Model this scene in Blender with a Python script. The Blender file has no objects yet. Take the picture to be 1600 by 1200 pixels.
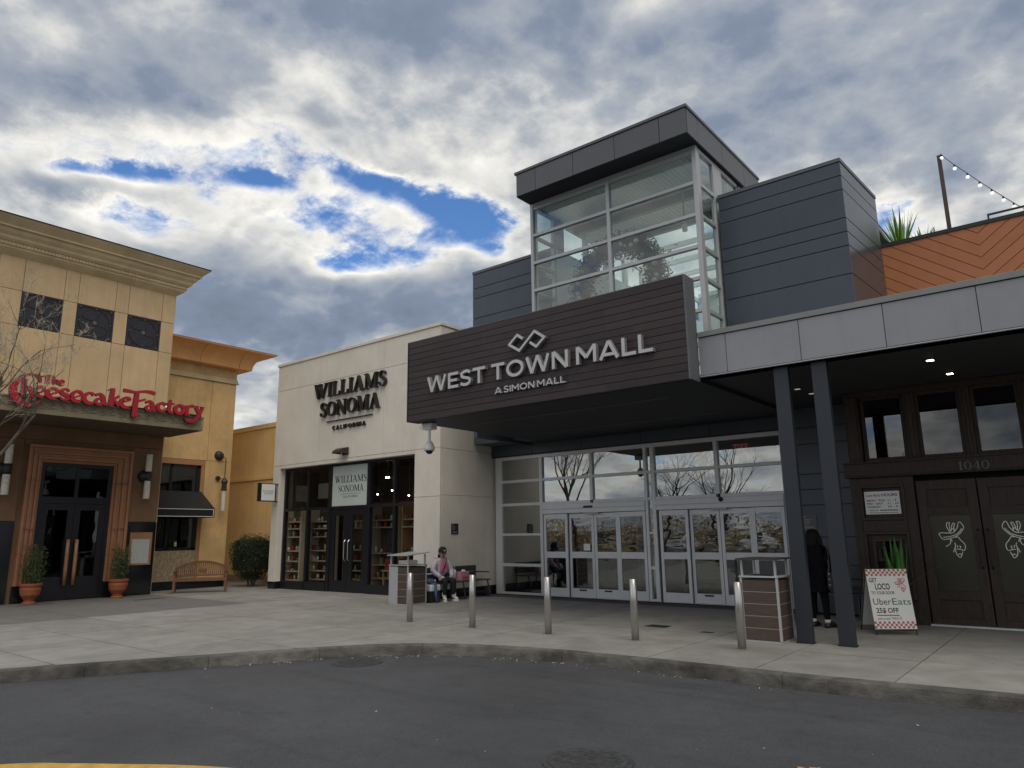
import bpy, math, random
from mathutils import Vector, Matrix
random.seed(7)
sc = bpy.context.scene
COL = sc.collection
rad = math.radians

# ------------------------------------------------------------------ camera
YAW, PITCH, ROLL, FPX = rad(-38.70111), rad(11.82478), rad(-0.775545), 1121.4616
fw = Vector((math.sin(YAW)*math.cos(PITCH), math.cos(YAW)*math.cos(PITCH), math.sin(PITCH)))
rt = Vector((math.cos(YAW), -math.sin(YAW), 0)); up = rt.cross(fw)
r2 = rt*math.cos(ROLL)+up*math.sin(ROLL); u2 = up*math.cos(ROLL)-rt*math.sin(ROLL)
cd = bpy.data.cameras.new('camera'); cam = bpy.data.objects.new('camera', cd); COL.objects.link(cam)
cam.matrix_world = Matrix(((r2.x, u2.x, -fw.x, 0), (r2.y, u2.y, -fw.y, 0), (r2.z, u2.z, -fw.z, 1.6), (0, 0, 0, 1)))
cd.sensor_width = 36; cd.sensor_fit = 'HORIZONTAL'; cd.lens = FPX/1600*36
cd.clip_start = 0.05; cd.clip_end = 6000
sc.camera = cam
sc.render.resolution_x = 1024; sc.render.resolution_y = 768
sc.view_settings.view_transform = 'Standard'; sc.view_settings.look = 'None'
sc.view_settings.gamma = 1; sc.view_settings.exposure = 0.30
try: sc.view_settings.use_curve_mapping = False
except Exception: pass

# ------------------------------------------------------------------ sky
SUN_AZ, SUN_EL = rad(128), rad(60)          # azimuth from +Y towards +X
w = bpy.data.worlds.new('World'); sc.world = w; w.use_nodes = True
nt = w.node_tree; N = nt.nodes; K = nt.links; N.clear()
def nd(t, **kw):
    n = N.new(t)
    for k, v in kw.items(): setattr(n, k, v)
    return n
def mth(op, a, b=None, c=None, clamp=False):
    n = nd('ShaderNodeMath', operation=op, use_clamp=clamp)
    for i, v in enumerate((a, b, c)):
        if v is None: continue
        if isinstance(v, (int, float)): n.inputs[i].default_value = v
        else: K.new(v, n.inputs[i])
    return n.outputs[0]
def vmt(op, a, b=None):
    n = nd('ShaderNodeVectorMath', operation=op)
    for i, v in enumerate((a, b)):
        if v is None: continue
        if isinstance(v, (tuple, list)): n.inputs[i].default_value = v
        else: K.new(v, n.inputs[i])
    return n.outputs['Value'] if op in ('DOT_PRODUCT', 'LENGTH') else n.outputs[0]
tc = nd('ShaderNodeTexCoord'); dirv = tc.outputs['Generated']
sp = nd('ShaderNodeSeparateXYZ'); K.new(dirv, sp.inputs[0])
dx, dy, dz = sp.outputs
dzp = mth('MAXIMUM', dz, 0.0)
den = mth('ADD', dzp, 0.42)
cp = nd('ShaderNodeCombineXYZ')
K.new(mth('DIVIDE', dx, den), cp.inputs[0]); K.new(mth('DIVIDE', dy, den), cp.inputs[1]); K.new(mth('MULTIPLY', dzp, 0.9), cp.inputs[2])
P = cp.outputs[0]
def noise(vec, scale, det, rough, dist=0.0, lac=2.0):
    n = nd('ShaderNodeTexNoise', noise_dimensions='3D')
    K.new(vec, n.inputs['Vector']); n.inputs['Scale'].default_value = scale; n.inputs['Detail'].default_value = det
    n.inputs['Roughness'].default_value = rough; n.inputs['Distortion'].default_value = dist; n.inputs['Lacunarity'].default_value = lac
    return n
P = vmt('ADD', P, (3.1, 0.4, 3.7))
warp = noise(P, 3.0, 3, 0.55).outputs['Color']
PW = vmt('ADD', P, vmt('MULTIPLY', vmt('SUBTRACT', warp, (0.5, 0.5, 0.5)), (0.22, 0.22, 0.22)))
n1 = noise(P, 2.0, 9, 0.60, 0.0).outputs['Fac']
n2 = noise(vmt('ADD', P, (5.2, 1.3, 8.0)), 6.5, 8, 0.66, 0.0).outputs['Fac']
n3 = noise(vmt('ADD', P, (1.2, 7.3, 2.0)), 1.1, 2, 0.5, 0.0).outputs['Fac']
def puff(scale, det):
    v = nd('ShaderNodeTexVoronoi', feature='F1', voronoi_dimensions='3D'); K.new(PW, v.inputs['Vector'])
    v.inputs['Scale'].default_value = scale
    try: v.inputs['Detail'].default_value = det; v.inputs['Roughness'].default_value = 0.55
    except Exception: pass
    return v.outputs['Distance']
pf = puff(5.0, 3.0)
aecomb = nd('ShaderNodeCombineXYZ')
azn = mth('ARCTAN2', dx, dy); eln = mth('ARCSINE', dz)
# ragged cloud edges: the cloud layout is warped by the same noise
K.new(mth('ADD', azn, mth('MULTIPLY', mth('SUBTRACT', n1, 0.5), 0.14)), aecomb.inputs[0])
K.new(mth('ADD', eln, mth('MULTIPLY', mth('SUBTRACT', n2, 0.5), 0.055)), aecomb.inputs[1])
AE = aecomb.outputs[0]
# cloud banks: (azimuth, elevation, half widths, tilt, amount)
BLOBS = [(-0.872, 0.472, 0.079, 0.019, -0.122, -0.42), (-0.787, 0.452, 0.085, 0.025, -0.202, -0.42), (-0.701, 0.424, 0.08, 0.025, -0.237, -0.5), (-0.777, 0.405, 0.066, 0.014, -0.078, -0.25), (-0.91, 0.366, 0.045, 0.012, 0.059, -0.4), (-1.257, 0.433, 0.039, 0.011, 0.224, -0.4), (-1.189, 0.445, 0.042, 0.012, 0.096, -0.4), (-1.05, 0.458, 0.047, 0.011, 0.041, -0.36), (-0.673, 0.387, 0.038, 0.015, -0.287, -0.36), (-1.028, 0.514, 0.155, 0.034, 0.067, -0.26), (-0.739, 0.509, 0.144, 0.032, -0.222, -0.24), (-1.245, 0.383, 0.102, 0.021, 0.08, -0.26), (-0.996, 0.422, 0.107, 0.021, -0.002, -0.24), (-0.823, 0.377, 0.102, 0.021, -0.118, -0.24), (-0.168, 0.371, 0.051, 0.038, -0.209, -0.28), (-1.3, 0.45, 0.085, 0.024, 0.244, -0.22), (-1.01, 0.212, 0.05, 0.034, 0.052, -0.26), (-0.67, 0.541, 0.116, 0.047, -0.2, -0.2), (-1.011, 0.38, 0.105, 0.015, -0.008, -0.15), (-1.115, 0.619, 0.046, 0.04, -0.406, -0.1), (-1.21, 0.534, 0.104, 0.031, 0.217, 0.2), (-1.014, 0.284, 0.174, 0.042, 0.057, 0.28), (-1.248, 0.41, 0.065, 0.009, 0.101, 0.14), (-0.769, 0.668, 0.416, 0.049, -0.066, 0.22), (-0.264, 0.499, 0.106, 0.037, -0.393, 0.1), (-0.331, 0.601, 0.268, 0.042, -0.283, 0.1), (-0.072, 0.438, 0.053, 0.042, -0.283, 0.1), (-1.091, 0.338, 0.098, 0.018, -0.044, 0.16), (-0.859, 0.319, 0.128, 0.026, -0.073, 0.2), (-0.933, 0.387, 0.082, 0.018, 0.065, 0.08), (-1.019, 0.503, 0.394, 0.068, -0.034, -0.06), (-1.084, 0.24, 0.032, 0.016, 0.082, -0.2), (-0.839, 0.241, 0.063, 0.012, 0.211, -0.12), (-0.93, 0.315, 0.053, 0.012, 0.055, -0.14), (-0.989, 0.519, 0.069, 0.032, 0.112, 0.36), (-1.201, 0.447, 0.161, 0.022, 0.176, 0.06), (-0.749, 0.438, 0.085, 0.025, -0.219, -0.1)]+[(-2.62, 0.22, 0.50, 0.16, 0.0, -0.30)]
acc = None
for (a, e, sa, se, tilt, amt) in BLOBS:
    mp = nd('ShaderNodeMapping', vector_type='TEXTURE')
    mp.inputs['Location'].default_value = (a, e, 0); mp.inputs['Rotation'].default_value = (0, 0, tilt); mp.inputs['Scale'].default_value = (sa, se, 1)
    K.new(AE, mp.inputs['Vector'])
    g = mth('MULTIPLY', mth('POWER', 2.718, mth('MULTIPLY', vmt('DOT_PRODUCT', mp.outputs[0], mp.outputs[0]), -1.0)), amt)
    acc = g if acc is None else mth('ADD', acc, g)
D = mth('ADD', mth('MULTIPLY', mth('SUBTRACT', n1, 0.5), 0.85), mth('MULTIPLY', mth('SUBTRACT', n2, 0.5), 0.62))
D = mth('ADD', D, mth('MULTIPLY', mth('SUBTRACT', 0.42, pf), 0.36))
D = mth('ADD', D, mth('MULTIPLY', mth('SUBTRACT', n3, 0.5), 0.5))
D = mth('ADD', mth('ADD', D, 0.60), acc)
def ramp(fac, stops):
    r = nd('ShaderNodeValToRGB'); K.new(fac, r.inputs[0]); el = r.color_ramp.elements
    while len(el) < len(stops): el.new(0.5)
    for x, (p, c) in zip(el, stops): x.position = p; x.color = (*c, 1)
    r.color_ramp.interpolation = 'EASE' if len(stops) == 2 else 'LINEAR'
    return r.outputs[0]
n4 = noise(vmt('ADD', PW, (9.1, 4.4, 1.7)), 13.0, 6, 0.66).outputs['Fac']
Dc = mth('ADD', D, mth('ADD', mth('MULTIPLY', mth('SUBTRACT', n2, 0.5), 0.45), mth('MULTIPLY', mth('SUBTRACT', n4, 0.5), 0.55)))
cover = ramp(mth('ADD', Dc, 0.12), [(0.0, (0, 0, 0)), (0.36, (1, 1, 1))])
ccol = ramp(D, [(0.0, (0.80, 0.86, 0.95)), (0.14, (1.02, 0.99, 0.91)), (0.28, (0.70, 0.70, 0.68)), (0.44, (0.40, 0.435, 0.485)), (0.64, (0.225, 0.275, 0.37)), (1.0, (0.15, 0.18, 0.24))])
# soft large-scale light in the cloud deck around the hidden sun
sunv = (math.sin(SUN_AZ)*math.cos(SUN_EL), math.cos(SUN_AZ)*math.cos(SUN_EL), math.sin(SUN_EL))
sd = mth('MAXIMUM', vmt('DOT_PRODUCT', dirv, sunv), 0.0)
glow = mth('ADD', 0.84, 0.0)
sky = nd('ShaderNodeTexSky', sky_type='NISHITA', sun_disc=False)
sky.sun_elevation = SUN_EL; sky.sun_rotation = SUN_AZ; sky.altitude = 300; sky.air_density = 1.0; sky.dust_density = 0.4; sky.ozone_density = 2.0
skc = vmt('MULTIPLY', sky.outputs[0], (0.72, 1.03, 1.36))
bgs = nd('ShaderNodeBackground'); K.new(skc, bgs.inputs[0]); bgs.inputs[1].default_value = 0.095
bgc = nd('ShaderNodeBackground'); K.new(ccol, bgc.inputs[0]); K.new(glow, bgc.inputs[1])
mx = nd('ShaderNodeMixShader'); K.new(cover, mx.inputs[0]); K.new(bgs.outputs[0], mx.inputs[1]); K.new(bgc.outputs[0], mx.inputs[2])
wo = nd('ShaderNodeOutputWorld'); K.new(mx.outputs[0], wo.inputs[0])
w.cycles.sampling_method = 'MANUAL'; w.cycles.sample_map_resolution = 512

# ------------------------------------------------------------------ sun (spread by the cloud deck, no shadow edges)
sl = bpy.data.lights.new('sun', 'SUN'); sl.energy = 1.5; sl.angle = rad(50); sl.color = (1.0, 0.91, 0.78)
so = bpy.data.objects.new('sun', sl); COL.objects.link(so)
so.rotation_euler = Vector(sunv).to_track_quat('Z', 'Y').to_euler()

# ------------------------------------------------------------------ helpers
WL = {}
class MB:
    def __init__(s): s.v = []; s.f = []; s.m = []; s.cur = 0
    def face(s, idx): s.f.append(tuple(idx)); s.m.append(s.cur)
    def add(s, vs, fs):
        b = len(s.v); s.v += [tuple(p) for p in vs]
        for f in fs: s.face([b+i for i in f])
        return s
    def box(s, x0, x1, y0, y1, z0, z1):
        return s.add([(x0,y0,z0),(x1,y0,z0),(x1,y1,z0),(x0,y1,z0),(x0,y0,z1),(x1,y0,z1),(x1,y1,z1),(x0,y1,z1)],
                     [(0,3,2,1),(4,5,6,7),(0,1,5,4),(1,2,6,5),(2,3,7,6),(3,0,4,7)])
    def obox(s, c, ax, ay, az):          # oriented box: centre and three half vectors
        c, ax, ay, az = map(Vector, (c, ax, ay, az))
        vs = [c+ax*i+ay*j+az*k for k in (-1,1) for (i,j) in ((-1,-1),(1,-1),(1,1),(-1,1))]
        return s.add(vs, [(0,3,2,1),(4,5,6,7),(0,1,5,4),(1,2,6,5),(2,3,7,6),(3,0,4,7)])
    def quad(s, a, b, c, d): return s.add([a,b,c,d], [(0,1,2,3)])
    def prism(s, poly, z0, z1):
        n = len(poly)
        s.add([(x,y,z0) for x,y in poly]+[(x,y,z1) for x,y in poly],
              [tuple(range(n-1,-1,-1)), tuple(range(n,2*n))]+[(i,(i+1)%n,n+(i+1)%n,n+i) for i in range(n)])
        return s
    def tube(s, pts, rs, n=6, cap=True):
        pts = [Vector(p) for p in pts]
        if isinstance(rs, (int, float)): rs = [rs]*len(pts)
        b = len(s.v); ref = None
        for i, p in enumerate(pts):
            t = (pts[min(i+1, len(pts)-1)]-pts[max(i-1, 0)])
            t = t.normalized() if t.length > 1e-9 else Vector((0,0,1))
            if ref is None:
                ref = t.orthogonal().normalized()
            ref = (ref-t*ref.dot(t)); ref = ref.normalized() if ref.length > 1e-6 else t.orthogonal().normalized()
            bn = t.cross(ref)
            for k in range(n):
                a = 2*math.pi*k/n
                s.v.append(tuple(p+(ref*math.cos(a)+bn*math.sin(a))*rs[i]))
        for i in range(len(pts)-1):
            for k in range(n):
                s.face((b+i*n+k, b+i*n+(k+1)%n, b+(i+1)*n+(k+1)%n, b+(i+1)*n+k))
        if cap:
            s.face([b+k for k in range(n-1,-1,-1)]); e = b+(len(pts)-1)*n; s.face([e+k for k in range(n)])
        return s
    def lathe(s, c, prof, n=20):         # prof: (radius, z)
        b = len(s.v)
        for r, z in prof:
            for k in range(n):
                a = 2*math.pi*k/n; s.v.append((c[0]+r*math.cos(a), c[1]+r*math.sin(a), c[2]+z))
        for i in range(len(prof)-1):
            for k in range(n):
                s.face((b+i*n+k, b+i*n+(k+1)%n, b+(i+1)*n+(k+1)%n, b+(i+1)*n+k))
        s.face([b+k for k in range(n-1,-1,-1)]); e = b+(len(prof)-1)*n; s.face([e+k for k in range(n)])
        return s
    def sphere(s, c, r, n=10, m=7, sx=1, sy=1, sz=1):
        prof = [(r*math.sin(math.pi*i/m), -r*math.cos(math.pi*i/m)) for i in range(m+1)]
        b = len(s.v); s.lathe((0,0,0), [(max(p[0],1e-4), p[1]) for p in prof], n)
        for i in range(b, len(s.v)):
            x,y,z = s.v[i]; s.v[i] = (c[0]+x*sx, c[1]+y*sy, c[2]+z*sz)
        return s
    def ring(s, prof, x0, x1, y0, y1, closed=True):   # moulding round a rectangle, prof: (outward, z)
        b = len(s.v)
        for o, z in prof: s.v += [(x0-o,y0-o,z),(x1+o,y0-o,z),(x1+o,y1+o,z),(x0-o,y1+o,z)]
        for i in range(len(prof)-1):
            for k in range(4): s.face((b+4*i+k, b+4*i+(k+1)%4, b+4*i+4+(k+1)%4, b+4*i+4+k))
        if closed:
            e = b+4*(len(prof)-1); s.face((b+3,b+2,b+1,b)); s.face((e,e+1,e+2,e+3))
        return s
    def mesh(s, name, mats, origin, smooth=False):
        me = bpy.data.meshes.new(name)
        ox, oy, oz = origin
        me.from_pydata([(x-ox, y-oy, z-oz) for x,y,z in s.v], [], s.f)
        for m in (mats if isinstance(mats, (list, tuple)) else [mats]): me.materials.append(m)
        if any(s.m): me.polygons.foreach_set('material_index', s.m)
        if smooth: me.polygons.foreach_set('use_smooth', [True]*len(s.f))
        me.update(); return me
    def build(s, name, mats, parent=None, smooth=False, bev=0.0, label=None, cat=None, group=None, kind=None):
        xs, ys, zs = zip(*s.v)
        o = ((min(xs)+max(xs))/2, (min(ys)+max(ys))/2, min(zs))
        me = s.mesh(name, mats, o, smooth)
        return link(name, me, o, parent, bev, label, cat, group, kind, smooth)
def tag(o, label=None, cat=None, group=None, kind=None):
    if label: o['label'] = label
    if cat: o['category'] = cat
    if group: o['group'] = group
    if kind: o['kind'] = kind
    return o
def link(name, me, o, parent=None, bev=0.0, label=None, cat=None, group=None, kind=None, smooth=False):
    ob = bpy.data.objects.new(name, me); COL.objects.link(ob)
    if parent is not None:
        ob.parent = parent; pl = WL[parent.name]; ob.location = (o[0]-pl[0], o[1]-pl[1], o[2]-pl[2])
    else: ob.location = o
    WL[ob.name] = tuple(o)
    if bev:
        m = ob.modifiers.new('bevel', 'BEVEL'); m.width = bev; m.segments = 2; m.limit_method = 'ANGLE'; m.angle_limit = rad(40)
    return tag(ob, label, cat, group, kind)
def empty(name, loc, label, cat, group=None, kind=None):
    ob = bpy.data.objects.new(name, None); COL.objects.link(ob); ob.location = loc; ob.empty_display_size = 0.2
    WL[ob.name] = tuple(loc); return tag(ob, label, cat, group, kind)
def kids(o): return [c for c in bpy.data.objects if c.parent == o]
def copy_tree(o, parent=None):
    c = o.copy(); COL.objects.link(c); c.parent = parent
    for ch in list(o.children): copy_tree(ch, c)
    return c
def piece(name, me, o, parent, **kw): return link(name, me, o, parent, **kw)

# ------------------------------------------------------------------ materials
MATS = {}
def mat(name, col, rough=0.6, metal=0.0, var=0.08, scale=3.0, bump=0.0, bscale=60.0, spec=0.5, obvar=0.0, stretch=(1,1,1), emit=None, stain=0.0, streak=0.0, gum=0.0):
    if name in MATS: return MATS[name]
    m = bpy.data.materials.new(name); m.use_nodes = True; t = m.node_tree; n = t.nodes; k = t.links
    p = n['Principled BSDF']; p.inputs['Roughness'].default_value = rough; p.inputs['Metallic'].default_value = metal
    p.inputs['Specular IOR Level'].default_value = spec
    g = n.new('ShaderNodeNewGeometry'); mp = n.new('ShaderNodeMapping'); mp.inputs['Scale'].default_value = stretch
    k.new(g.outputs['Position'], mp.inputs[0])
    a = n.new('ShaderNodeTexNoise'); a.inputs['Scale'].default_value = scale; a.inputs['Detail'].default_value = 8; a.inputs['Roughness'].default_value = 0.62
    k.new(mp.outputs[0], a.inputs['Vector'])
    r = n.new('ShaderNodeMapRange'); r.inputs['From Min'].default_value = 0.3; r.inputs['From Max'].default_value = 0.7
    r.inputs['To Min'].default_value = 1-var; r.inputs['To Max'].default_value = 1+var
    k.new(a.outputs['Fac'], r.inputs['Value'])
    val = r.outputs[0]
    if obvar:
        oi = n.new('ShaderNodeObjectInfo'); r2_ = n.new('ShaderNodeMapRange')
        r2_.inputs['To Min'].default_value = 1-obvar; r2_.inputs['To Max'].default_value = 1+obvar
        k.new(oi.outputs['Random'], r2_.inputs['Value']); mm = n.new('ShaderNodeMath'); mm.operation = 'MULTIPLY'
        k.new(val, mm.inputs[0]); k.new(r2_.outputs[0], mm.inputs[1]); val = mm.outputs[0]
    if stain:
        b = n.new('ShaderNodeTexNoise'); b.inputs['Scale'].default_value = 0.9; b.inputs['Detail'].default_value = 10; b.inputs['Roughness'].default_value = 0.7; b.inputs['Distortion'].default_value = 0.6
        k.new(g.outputs['Position'], b.inputs['Vector']); r3 = n.new('ShaderNodeMapRange')
        r3.inputs['From Min'].default_value = 0.38; r3.inputs['From Max'].default_value = 0.62; r3.inputs['To Min'].default_value = 1-stain; r3.inputs['To Max'].default_value = 1.04
        k.new(b.outputs['Fac'], r3.inputs['Value']); mm = n.new('ShaderNodeMath'); mm.operation = 'MULTIPLY'
        k.new(val, mm.inputs[0]); k.new(r3.outputs[0], mm.inputs[1]); val = mm.outputs[0]
    if streak:
        ms_ = n.new('ShaderNodeMapping'); ms_.inputs['Scale'].default_value = (5.0, 5.0, 0.22); k.new(g.outputs['Position'], ms_.inputs[0])
        b = n.new('ShaderNodeTexNoise'); b.inputs['Scale'].default_value = 1.3; b.inputs['Detail'].default_value = 7; b.inputs['Roughness'].default_value = 0.65; k.new(ms_.outputs[0], b.inputs['Vector'])
        r3 = n.new('ShaderNodeMapRange'); r3.inputs['From Min'].default_value = 0.50; r3.inputs['From Max'].default_value = 0.74; r3.inputs['To Min'].default_value = 1.0; r3.inputs['To Max'].default_value = 1-streak
        k.new(b.outputs['Fac'], r3.inputs['Value']); mm = n.new('ShaderNodeMath'); mm.operation = 'MULTIPLY'; k.new(val, mm.inputs[0]); k.new(r3.outputs[0], mm.inputs[1]); val = mm.outputs[0]
    if gum:
        b = n.new('ShaderNodeTexVoronoi'); b.inputs['Scale'].default_value = 2.6; k.new(g.outputs['Position'], b.inputs['Vector'])
        r3 = n.new('ShaderNodeMapRange'); r3.inputs['From Min'].default_value = 0.05; r3.inputs['From Max'].default_value = 0.085; r3.inputs['To Min'].default_value = 1-gum; r3.inputs['To Max'].default_value = 1.0
        k.new(b.outputs['Distance'], r3.inputs['Value']); mm = n.new('ShaderNodeMath'); mm.operation = 'MULTIPLY'; k.new(val, mm.inputs[0]); k.new(r3.outputs[0], mm.inputs[1]); val = mm.outputs[0]
    v = n.new('ShaderNodeVectorMath'); v.operation = 'SCALE'; v.inputs[0].default_value = col; k.new(val, v.inputs['Scale'])
    k.new(v.outputs[0], p.inputs['Base Color'])
    if bump:
        c = n.new('ShaderNodeTexNoise'); c.inputs['Scale'].default_value = bscale; c.inputs['Detail'].default_value = 4
        k.new(mp.outputs[0], c.inputs['Vector']); bm = n.new('ShaderNodeBump'); bm.inputs['Strength'].default_value = bump; bm.inputs['Distance'].default_value = 0.02
        k.new(c.outputs['Fac'], bm.inputs['Height']); k.new(bm.outputs[0], p.inputs['Normal'])
    if emit:
        p.inputs['Emission Color'].default_value = (*emit[0], 1); p.inputs['Emission Strength'].default_value = emit[1]
    MATS[name] = m; return m
def glass(name, tint, ior, wav=0.0, wscale=2.0, rough=0.0, st=(1,1,1)):
    m = bpy.data.materials.new(name); m.use_nodes = True; t = m.node_tree; n = t.nodes; k = t.links; n.clear()
    o = n.new('ShaderNodeOutputMaterial'); mixn = n.new('ShaderNodeMixShader'); tr = n.new('ShaderNodeBsdfTransparent'); gl = n.new('ShaderNodeBsdfGlossy')
    fr = n.new('ShaderNodeFresnel'); fr.inputs['IOR'].default_value = ior
    tr.inputs[0].default_value = (*tint, 1); gl.inputs['Roughness'].default_value = rough; gl.inputs['Color'].default_value = (0.92, 0.95, 0.95, 1)
    if wav:
        g = n.new('ShaderNodeNewGeometry'); a = n.new('ShaderNodeTexNoise'); a.inputs['Scale'].default_value = wscale; a.inputs['Detail'].default_value = 1.5
        mp = n.new('ShaderNodeMapping'); mp.inputs['Scale'].default_value = st; k.new(g.outputs['Position'], mp.inputs[0]); k.new(mp.outputs[0], a.inputs['Vector']); b = n.new('ShaderNodeBump'); b.inputs['Strength'].default_value = 1.0; b.inputs['Distance'].default_value = wav
        k.new(a.outputs['Fac'], b.inputs['Height']); k.new(b.outputs[0], gl.inputs['Normal'])
    gb = n.new('ShaderNodeNewGeometry'); fm = n.new('ShaderNodeMath'); fm.operation = 'SUBTRACT'; fm.inputs[0].default_value = 1.0; k.new(gb.outputs['Backfacing'], fm.inputs[1])
    fx = n.new('ShaderNodeMath'); fx.operation = 'MULTIPLY'; k.new(fr.outputs[0], fx.inputs[0]); k.new(fm.outputs[0], fx.inputs[1])
    k.new(fx.outputs[0], mixn.inputs[0]); k.new(tr.outputs[0], mixn.inputs[1]); k.new(gl.outputs[0], mixn.inputs[2]); k.new(mixn.outputs[0], o.inputs[0])
    MATS[name] = m; return m

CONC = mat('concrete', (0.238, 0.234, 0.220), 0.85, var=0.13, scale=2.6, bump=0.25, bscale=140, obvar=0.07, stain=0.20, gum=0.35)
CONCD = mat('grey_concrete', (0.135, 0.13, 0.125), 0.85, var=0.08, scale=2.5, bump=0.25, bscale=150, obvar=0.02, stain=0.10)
JOINT = mat('joint_dirt', (0.07, 0.065, 0.06), 0.95)
KERB = mat('kerb_concrete', (0.115, 0.11, 0.10), 0.9, var=0.45, scale=3.5, bump=0.5, bscale=50, obvar=0.14, stain=0.65, stretch=(1,1,3))
ALU = mat('brushed_aluminium', (0.62, 0.63, 0.645), 0.42, 0.25, var=0.05, scale=4, obvar=0.02)
ALUW = mat('painted_aluminium', (0.42, 0.43, 0.44), 0.45, 0.3, var=0.05, scale=4)
STEEL = mat('brushed_steel', (0.52, 0.51, 0.49), 0.28, 0.9, var=0.12, scale=8, stretch=(6,6,1))
DARKP = mat('dark_wall_panel', (0.046, 0.058, 0.080), 0.36, 0.0, var=0.09, scale=1.6, obvar=0.10, streak=0.10)
GREYP = mat('grey_fascia_panel', (0.25, 0.26, 0.285), 0.45, 0.0, var=0.07, scale=1.5, obvar=0.06, streak=0.12)
ROOFP = mat('roof_fascia_panel', (0.088, 0.093, 0.102), 0.45, 0.0, var=0.05, scale=1.5, obvar=0.04)
FLASH = mat('metal_flashing', (0.21, 0.215, 0.21), 0.5, 0.2)
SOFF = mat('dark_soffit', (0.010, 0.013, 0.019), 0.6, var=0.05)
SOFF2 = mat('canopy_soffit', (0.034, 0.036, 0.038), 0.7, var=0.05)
PLANK = mat('sign_plank', (0.030, 0.0185, 0.019), 0.55, var=0.18, scale=5, stretch=(0.35,1,9), obvar=0.22, bump=0.15, bscale=60)
CREAM = mat('cream_stucco', (0.68, 0.64, 0.565), 0.85, var=0.04, scale=1.5, bump=0.12, bscale=180, obvar=0.02, stain=0.05, streak=0.06)
TAN = mat('tan_stucco', (0.57, 0.41, 0.235), 0.85, var=0.06, scale=1.4, bump=0.12, bscale=160, obvar=0.03, stain=0.10, streak=0.16)
TAN2 = mat('weathered_tan_stucco', (0.66, 0.44, 0.20), 0.85, var=0.12, scale=1.3, bump=0.12, bscale=160, stain=0.16, streak=0.14)
BROWNST = mat('brown_stucco', (0.20, 0.115, 0.062), 0.85, var=0.12, scale=1.6, bump=0.12, bscale=160, stain=0.15, streak=0.2)
YELL = mat('yellow_stucco', (0.84, 0.60, 0.27), 0.85, var=0.05, scale=1.2, bump=0.1, bscale=160, stain=0.06, streak=0.12)
CORN = mat('cornice_plaster', (0.58, 0.46, 0.28), 0.85, var=0.10, scale=2, bump=0.2, bscale=90, stain=0.15)
COVE = mat('orange_cove', (0.78, 0.40, 0.155), 0.7, var=0.10, scale=1.6, stain=0.1)
RELIEF = mat('carved_stone', (0.21, 0.175, 0.115), 0.85, var=0.18, scale=6, bump=0.3, bscale=80)
COPPER = mat('copper_frame', (0.34, 0.16, 0.085), 0.5, 0.15, var=0.15, scale=3, bump=0.1)
GRAN = mat('black_granite', (0.008, 0.010, 0.014), 0.12, var=0.3, scale=30)
BLKM = mat('black_metal', (0.012, 0.012, 0.014), 0.45, var=0.1)
BRONZE = mat('dark_bronze', (0.045, 0.036, 0.030), 0.5, 0.3, var=0.2, scale=12)
GRILLE = mat('iron_grille', (0.030, 0.030, 0.040), 0.5, 0.3, var=0.3, scale=20)
REDF = mat('red_letter_face', (0.36, 0.006, 0.020), 0.5, var=0.06)
BLKL = mat('black_letter', (0.012, 0.012, 0.012), 0.4, var=0.1)
SILV = mat('silver_letter', (0.46, 0.46, 0.455), 0.4, 0.35, var=0.06, scale=6)
SILVS = mat('silver_letter_side', (0.26, 0.26, 0.26), 0.45, 0.35, var=0.15, scale=10)
WHITE = mat('white_paint', (0.75, 0.75, 0.74), 0.5, var=0.03)
IVORY = mat('interior_white', (0.78, 0.80, 0.78), 0.7, var=0.03)
DWOOD = mat('dark_stained_wood', (0.036, 0.022, 0.016), 0.6, var=0.5, scale=7, stretch=(5,5,0.5), bump=0.35, bscale=40, obvar=0.12)
TEAK = mat('teak_slat', (0.16, 0.070, 0.032), 0.6, var=0.35, scale=9, stretch=(1.5,1.5,1.5), obvar=0.18, bump=0.2)
BINW = mat('bin_plank', (0.075, 0.050, 0.038), 0.55, var=0.3, scale=8, stretch=(0.6,0.6,8), obvar=0.15)
ORNG = mat('orange_cladding', (0.39, 0.145, 0.056), 0.6, var=0.08, scale=2, obvar=0.05)
TERRA = mat('terracotta', (0.30, 0.085, 0.038), 0.75, var=0.2, scale=12)
BARK = mat('sunlit_pale_bark', (0.40, 0.345, 0.255), 0.85, var=0.3, scale=10)  # for twigs: pale bark, with the sunlight on them put into the colour
BARKD = mat('grey_bark', (0.11, 0.09, 0.07), 0.9, var=0.3, scale=10)
ALAB = mat('alabaster_tube', (0.62, 0.57, 0.50), 0.4, var=0.30, scale=22)
GE = glass('clear_glass', (0.93, 0.96, 0.95), 1.35, 0.0)
GENT = glass('reflective_glazing', (0.60, 0.66, 0.65), 4.2, 0.0012, 0.9)
GDOOR = glass('reflective_door_glass', (0.60, 0.62, 0.62), 2.7, 0.0020, 2.0, st=(0.8,1,2.6))
GSTORE = glass('storefront_glass', (0.90, 0.90, 0.88), 1.36)
GDARK = glass('tinted_glass', (0.16, 0.17, 0.17), 1.7, 0.002, 1.5)
GTOW = glass('tower_glass', (0.80, 0.86, 0.86), 2.0, 0.001, 1.0)

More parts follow.
